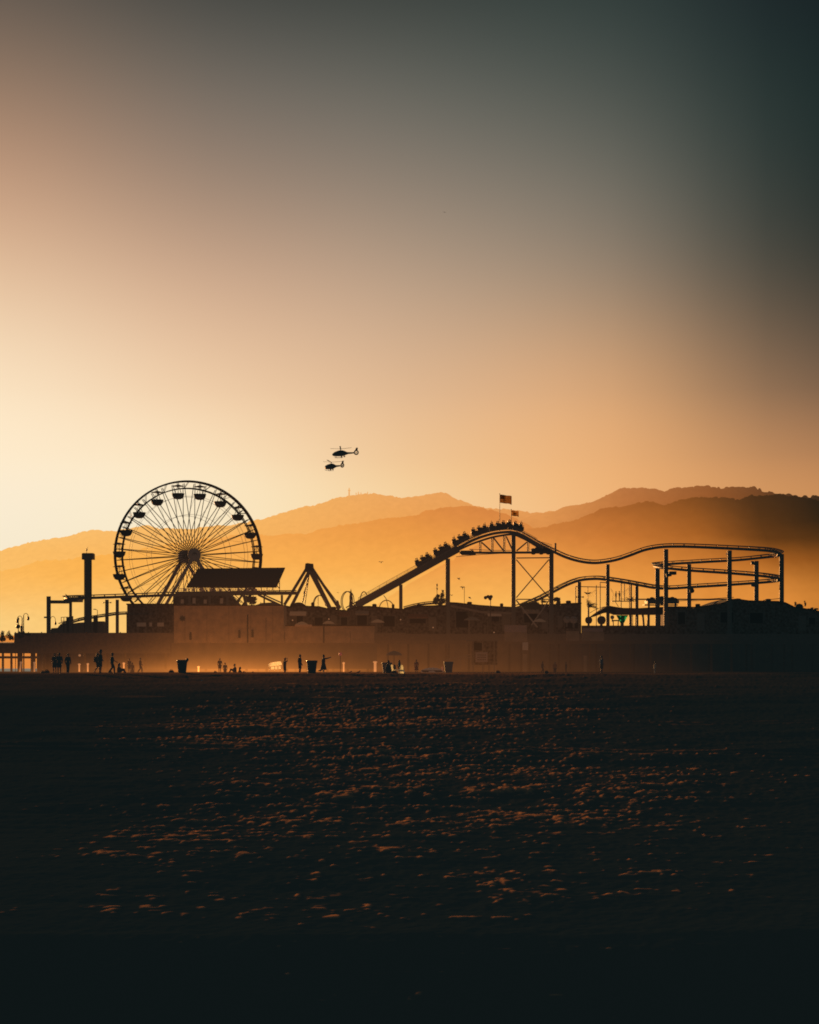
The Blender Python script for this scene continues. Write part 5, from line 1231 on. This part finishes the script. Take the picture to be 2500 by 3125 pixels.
# ------------------------------------------------------------------ beach furniture
def trash(px, Y, label, bag, k=1., m_='bin'):
    loc = on_sand(px, Y, -.03); t = thing('trash_bin', label, 'trash bin', loc, 'bins standing on the beach')
    b = MB(); b.lathe([(.31,0),(.33,.06),(.43,.98),(.45,1.0),(.45,1.06),(.40,1.06),(.38,.9)], loc, 20); b.build('barrel', M[m_], t)
    b = MB(); b.tube([loc+V3((.44*math.cos(k*PI/10),.44*math.sin(k*PI/10),.93)) for k in range(20)], .022, 5, True); b.tube([loc+V3((.35*math.cos(k*PI/10),.35*math.sin(k*PI/10),.25)) for k in range(20)], .018, 5, True); b.build('hoop', M['dark'], t)
    b = MB(); n = 20
    b.lathe([(.46,.9),(.47,1.03),(.455,1.09),(.41,1.08)], loc, n)
    if bag: b.ball(loc+V3((.42,0,1.1)), (.12,.1,.14), 8, 6); b.ball(loc+V3((.3,.0,1.02)), (.2,.2,.1), 8, 6)
    b.build('liner', M['bag' if m_ == 'bin' else m_], t)
    t.scale = (k,)*3
trash(556,141,'leftmost beach bin, with a bag bulging over its right rim',True)
trash(952,142,'middle beach bin, standing between two dark figures',False)
trash(1181,178,'beach bin beside the pale green canvas',False,1.18,'bin_far')
trash(1369,185,'beach bin at the right end of the covered boat',False,1.15,'bin_far')
st = thing('market_stall', 'glowing white-topped beach stall beside the person with raised hands', 'stall', on_sand(838,235))
o = V3(st.location)
def S(px, py): return P(px, py, 235)
b = MB(); b.add([S(818,2027),S(828,2022),S(855,2018),S(861,2024),S(860,2030),S(842,2033),S(820,2034)], [tuple(range(7))]); b.build('cloth', M['tarp'], st)
b = MB(); b.add([q+V3((0,.4,0)) for q in (S(826,2036),S(856,2033),S(857,2042),S(827,2043))], [(0,1,2,3)]); b.build('side_cloth', M['tarp'], st)
for px in (824,838,848,859): b = MB(); b.tube([S(px,2049),S(px,2031)], .06, 5); b.build('leg', M['tarp'], st)
cb = thing('canvas_shelter', 'pale green-white canvas cone with a narrow second panel at its left', 'shelter', on_sand(1225,147))
def C2(px, py): return P(px, py, 147)
b = MB(); o = on_sand(1226,147); pr = [(.30,0),(.26,.25),(.17,.55),(.09,.78),(.02,.86)]; vs = []
for r, z in pr: vs += [o+V3((r*math.cos(PI+PI*k/8), r*math.sin(PI+PI*k/8), z)) for k in range(9)]
b.add(vs, [(i*9+k, i*9+k+1, i*9+k+10, i*9+k+9) for i in range(4) for k in range(8)]); b.build('canvas', M['bone'], cb)
b = MB(); b.add([C2(1193,2029),C2(1198,2029),C2(1202,2046),C2(1196,2048)], [(0,1,2,3)]); b.build('side_panel', M['bone'], cb)
b = MB(); b.box(PX(1204,147), PX(1222,147), 147, 147.4, PZ(2047,147), PZ(2043,147)); b.build('groundsheet', M['tarp'], cb)
YBt = 225; bl = on_sand(1318, YBt)
bt = thing('covered_boat', 'long low boat under a pale pinkish cover, lying on the sand', 'boat', bl)
b = MB(); n = 18; vs, fs = [], []
for i in range(n+1):
    f = i/n; x = PX(1285,YBt) + (PX(1354,YBt)-PX(1285,YBt))*f; wd = .9*math.sin(PI*min(1, f*.92+.06))**.6; h = .72*math.sin(PI*(f*.86+.07))**.5
    for k in range(9):
        a = PI*k/8; vs.append((x, YBt - wd*math.cos(a), bl.z + .02 + h*math.sin(a)*(1+.05*math.sin(i*2.1))))
for i in range(n):
    for k in range(8): fs.append((i*9+k, i*9+k+1, (i+1)*9+k+1, (i+1)*9+k))
b.add(vs, fs); b.build('cover', M['cooler'], bt, smooth=True)
b = MB(); b.prism([P(1286,2046,YBt-.8),P(1352,2046,YBt-.8),P(1350,2051,YBt-.8),P(1290,2051,YBt-.8)], (0,1.6,0)); b.build('hull', M['dark'], bt)
b = MB(); b.box(PX(1347,YBt), PX(1352,YBt), YBt-.9, YBt-.82, PZ(2046,YBt), PZ(2034,YBt)); b.build('bow_flag', M['ball_red'], bt)
# marker posts and low lights of the beach edge
for i, (px, t, Y, lab) in enumerate(((105,2019,302,'white marker post nearest the pilings at the left'),(242,2024,302,'white marker post under a small floating light, left of the hatted pair'),(268,2023,302,'shorter white marker post just left of the hatted pair'),(378,2021,302,'white marker post right of the sitting person'),
     (606,2032,302,'slim white marker post right of the first bin'),(1049,2020,302,'white marker post below the orange float'),(1145,2017,302,'thick white marker post left of the seated group'),(64,2018,302,'leaning white marker stake between two bright pier gaps'))):
    x = PX(px, Y); z0 = ground(x, Y); r = .14 if px != 1145 else .24; lean = .25 if px == 64 else 0
    th = thing('marker_post', lab, 'post', (x, Y, z0), 'white marker posts along the sand')
    b = MB(); b.tube([(x-lean,Y,z0-.1),(x,Y,PZ(t+5,Y))], r, 7); b.build('shaft', M['post_w'], th)
    b = MB(); b.lathe([(r*1.5,0),(r*1.7,.1),(r*1.3,.2),(.02,.26)], (x,Y,PZ(t+5,Y)), 8); b.build('cap', M['post_w'], th)
th = thing('marker_light', 'small pale lamp on a thin dark pole above a white marker post', 'lamp', (PX(243,302),302,ground(PX(243,302),302)))
b = MB(); b.tube([Vector(th.location), P(243,2001,302)], .035, 5); b.build('pole', M['dark'], th)
b = MB(); b.ball(P(243,2000,302), .22, 8, 6); b.build('globe', M['post_w'], th)
th = thing('float_marker', 'round orange float on a thin pole in front of the low wing', 'marker', (PX(1039,180),180,ground(PX(1039,180),180)))
b = MB(); b.tube([Vector(th.location), P(1039,2000,180)], .025, 5); b.build('pole', M['dark'], th)
b = MB(); b.ball(P(1039,1996,180), .19, 10, 8); b.build('float', M['ball_red'], th)
th = thing('beach_umbrella', 'dim brown open beach umbrella behind the seated group', 'umbrella', on_sand(1203,262))
b = MB(); b.lathe([(1.25,-.1),(1.15,.1),(.7,.4),(.05,.6)], P(1203,1998,262), 14); b.build('canopy', M['stucco'], th)
b = MB(); b.tube([on_sand(1203,262), P(1203,1988,262)], .04, 6); b.build('pole', M['dark'], th)
for px, Y, r, lab in ((131,150,.2,'small dark bag on the sand right of the left pier gaps'),(143,150,.26,'larger dark bag on the sand left of the close pair'),(502,165,.15,'small dark lump on the sand left of the first bin'),(523,150,.26,'dark heap of towels just left of the first bin'),(657,168,.2,'slanted dark bag by the slim distant pair'),(745,165,.22,'dark bag at the right of the low sitting group'),(772,150,.14,'small dark bag between the low group and the white stall'),(336,158,.2,'low dark bag behind the capped walker'),
    (1668,158,.2,'dark bag on the sand at the foot of the pier right of centre'),(1520,155,.25,'dark bag on the sand near the beach booth')):
    o = on_sand(px, Y); t = thing('beach_bag', lab, 'bag', o, 'bags and bundles on the sand')
    b = MB(); b.ball(o+V3((0,0,r*.55)), (r,r*.7,r*.7), 10, 7); b.build('body', M['cloth_dark'], t, True)
    b = MB(); b.tube([o+V3((r*.5*math.cos(PI*k/6),0,r*1.1+r*.4*math.sin(PI*k/6))) for k in range(7)], r*.07, 5); b.build('handle', M['dark'], t)
for px, py, lab, rr in ((616,2079,'white scrap of paper on the dark sand below the distant pair',.07),(1262,2260,'pale pebble-sized scrap on the sand in the middle distance',.03),(748,2262,'tiny pale scrap on the sand, left of the middle',.03)):
    Y = (EYE+.1)*FPX/(py-HY); x = PX(px, Y); z = ground(x, Y)+.02
    b = MB(); b.add([(x-rr,Y-rr,z+.05),(x+rr,Y-rr*.6,z+.08),(x+rr*.8,Y+rr,z+.12),(x-rr*.7,Y+rr*.8,z+.03),(x,Y,z+.14)], [(0,1,4),(1,2,4),(2,3,4),(3,0,4)])
    tag(b.build('paper_scrap', M['white']), lab, 'litter')

# ------------------------------------------------------------------ birds
def gull_air(label, p, span, rz, bank, seed):
    t = thing('seagull', label, 'bird', p, 'gulls in the air')
    t.rotation_euler = (bank, 0, rz); k = span/1.3
    b = MB(); b.tube([V3((0,-.3,0))*k,V3((0,-.18,.0))*k,V3((0,0,.01))*k,V3((0,.16,.02))*k,V3((0,.26,.03))*k,V3((0,.34,.02))*k], [.015*k,.05*k,.08*k,.07*k,.05*k,.01*k], 8)
    b.add([V3((-.07,-.28,0))*k,V3((.07,-.28,0))*k,V3((.1,-.42,0))*k,V3((-.1,-.42,0))*k], [(0,1,2,3)])
    o = bpy.data.objects.new('body', b.mesh('body', M['bird'])); COL.objects.link(o); o.parent = t
    for s in (-1, 1):
        b = MB(); pl = [V3((.04*s,.1,.02)),V3((.35*s,.16,.18)),V3((.66*s,-.02,.08)),V3((.36*s,-.02,.16)),V3((.04*s,-.1,.02))]
        b.prism([q*k for q in pl], V3((0,0,.015*k))); o = bpy.data.objects.new('wing', b.mesh('wing', M['bird'])); COL.objects.link(o); o.parent = t
for px, py, Y, sp, rz, bk, lab in ((1163,1716,280,.9,20,.5,'gull alone in the orange haze left of the lift hill'),(1400,1767,260,1.1,60,.5,'gull gliding right of the tall first crest column'),(1434,1825,240,1.,80,.4,'gull low over the long shed roof'),(1411,1793,260,1.,30,1.1,'gull with raised wings beside the bare pole'),
   (1032,1809,280,.5,10,.4,'tiny gull left of the double hoop'),(1378,1817,250,.7,40,.4,'small gull touching the right side of the crest column'),(1357,648,500,.9,30,.6,'lone speck of a bird high in the open sky')):
    gull_air(lab, P(px,py,Y), sp, R(rz), bk, px)
for px, Y, lab in ((978,144,'dark gull standing on the sand below the pointing person'),(1066,146,'left one of two dark gulls on the sand by the orange float'),(1092,147,'right one of two dark gulls on the sand by the orange float')):
    o = on_sand(px, Y); t = thing('seagull', lab, 'bird', o, 'gulls standing on the sand')
    b = MB(); b.tube([o+V3(q) for q in ((-.22,0,.15),(-.1,0,.17),(0,0,.19),(.1,0,.22),(.14,0,.28),(.17,0,.31),(.25,0,.3))], [.01,.05,.075,.06,.04,.045,.008], 8); b.build('body', M['bird'], t, True)
    for s in (-.03,.03): b = MB(); b.tube([o+V3((0,s,0)), o+V3((0,s,.15))], .01, 5); b.build('leg', M['bird'], t)

# ------------------------------------------------------------------ helicopters (nose to the left, local x forward = -X world at yaw 0)
def helicopter(label, p, yaw, pitch, rotor, k=.0166*8.625/8.6):
    t = thing('helicopter', label, 'helicopter', p, 'two helicopters flying together'); t.rotation_euler = Euler((0, pitch, yaw), 'XYZ')
    def q(x, y, h): return V3(((x-860)*k, y, (390-h)*k))
    def put(nm, b, m, sm=False):
        o = bpy.data.objects.new(nm, b.mesh(nm, M[m], smooth=sm)); COL.objects.link(o); o.parent = t; return o
    # fuselage: stations (x, top, bottom, half width)
    stn = [(636,392,424,.12),(655,372,438,.45),(690,345,447,.75),(740,322,452,.98),(800,303,455,1.06),(860,294,454,1.06),(920,298,448,1.0),(965,312,436,.85),(1000,332,420,.55),(1040,348,408,.34)]
    b = MB(); n = 14; vs, fs = [], []
    for x, tp, bt_, w_ in stn:
        for i in range(n):
            a = 2*PI*i/n; vs.append(q(x, w_*math.sin(a), (tp+bt_)/2 - (bt_-tp)/2*math.cos(a)))
    for i in range(len(stn)-1):
        for j in range(n): fs.append((i*n+j, i*n+(j+1)%n, (i+1)*n+(j+1)%n, (i+1)*n+j))
    fs += [tuple(range(n)), tuple((len(stn)-1)*n+j for j in range(n))]
    b.add(vs, fs); body = put('fuselage', b, 'heli', True)
    for s in (-1, 1):
        b = MB(); b.prism([q(668,s*.62,366),q(742,s*1.0,330),q(752,s*1.07,372),q(676,s*.72,392)], V3((0,s*.04,0))); o = bpy.data.objects.new('window', b.mesh('window', M['heliglass'])); COL.objects.link(o); o.parent = body
        b = MB(); b.prism([q(764,s*1.06,326),q(830,s*1.1,316),q(832,s*1.1,372),q(766,s*1.09,374)], V3((0,s*.04,0))); o = bpy.data.objects.new('window', b.mesh('window', M['heliglass'])); COL.objects.link(o); o.parent = body
    b = MB(); b.tube([q(990,0,376),q(1080,0,374),q(1160,0,372),q(1222,0,368)], [.55,.42,.34,.28], 10); put('tail_boom', b, 'heli', True)
    b = MB(); b.tube([q(1270+52*math.cos(i*PI/14), 0, 362+52*math.sin(i*PI/14)) for i in range(28)], .26, 8, True); put('tail_shroud', b, 'heli', True)
    b = MB()
    for i in range(8): a = i*PI/4; b.bar(q(1270,0,362), q(1270+46*math.cos(a),0,362+46*math.sin(a)), .09)
    b.ball(q(1270,0,362), .16, 8, 6); put('tail_rotor', b, 'heli')
    b = MB(); b.prism([q(1236,-.1,325),q(1258,-.1,262),q(1272,-.1,236),q(1318,-.1,236),q(1312,-.1,270),q(1304,-.1,325)], V3((0,.2,0))); put('tail_fin', b, 'heli')
    b = MB(); b.box(q(1190,0,0).x, q(1222,0,0).x, -1.1, 1.1, q(0,0,372).z, q(0,0,366).z); put('stabiliser', b, 'heli')
    b = MB(); b.tube([q(862,0,300),q(862,0,268)], .16, 8); b.lathe([(.15,-.1),(.5,0),(.5,.12),(.15,.2)], q(862,0,266), 10); mast_ = put('rotor_mast', b, 'heli')
    for a in rotor:
        b = MB(); d = V3((math.cos(a), math.sin(a), .06)); sd_ = V3((-math.sin(a), math.cos(a), .0)); c = q(862,0,262)
        b.prism([c+d*.3-sd_*.2, c+d*5.2-sd_*.3+V3((0,0,.25)), c+d*5.25+sd_*.3+V3((0,0,.25)), c+d*.3+sd_*.24], V3((0,0,.11))); put('rotor_blade', b, 'heli')
    for s in (-1, 1):
        b = MB(); b.tube([q(690,s*1.05,462),q(705,s*1.1,482),q(740,s*1.1,490),q(905,s*1.1,490)], .06, 6); put('landing_skid', b, 'heli')
    b = MB()
    for x in (735, 880):
        for s in (-1, 1): b.tube([q(x,s*.5,446),q(x,s*1.1,489)], .06, 6)
    b.tube([q(735,-.5,446),q(735,.5,446)], .06, 6); b.tube([q(880,-.5,446),q(880,.5,446)], .06, 6); put('skid_strut', b, 'heli')
    b = MB(); b.ball(q(878,-.5,472), (.38,.35,.34), 8, 6); put('camera_pod', b, 'heli'); b = MB(); b.ball(q(952,-.4,464), (.4,.3,.3), 8, 6); b.tube([q(952,-.4,464), q(944,-.2,430)], .06, 5); put('searchlight', b, 'heli')
    return t
helicopter('upper helicopter, seen side-on with a ringed tail, nose to the left', P(1040, 1385, 744), R(8), R(-2), (R(20), R(140), R(262)))
helicopter('lower helicopter, turned slightly and nearer the wheel, nose to the left', P(1010.5, 1425, 790), R(-38), R(1), (R(50), R(172), R(290)))
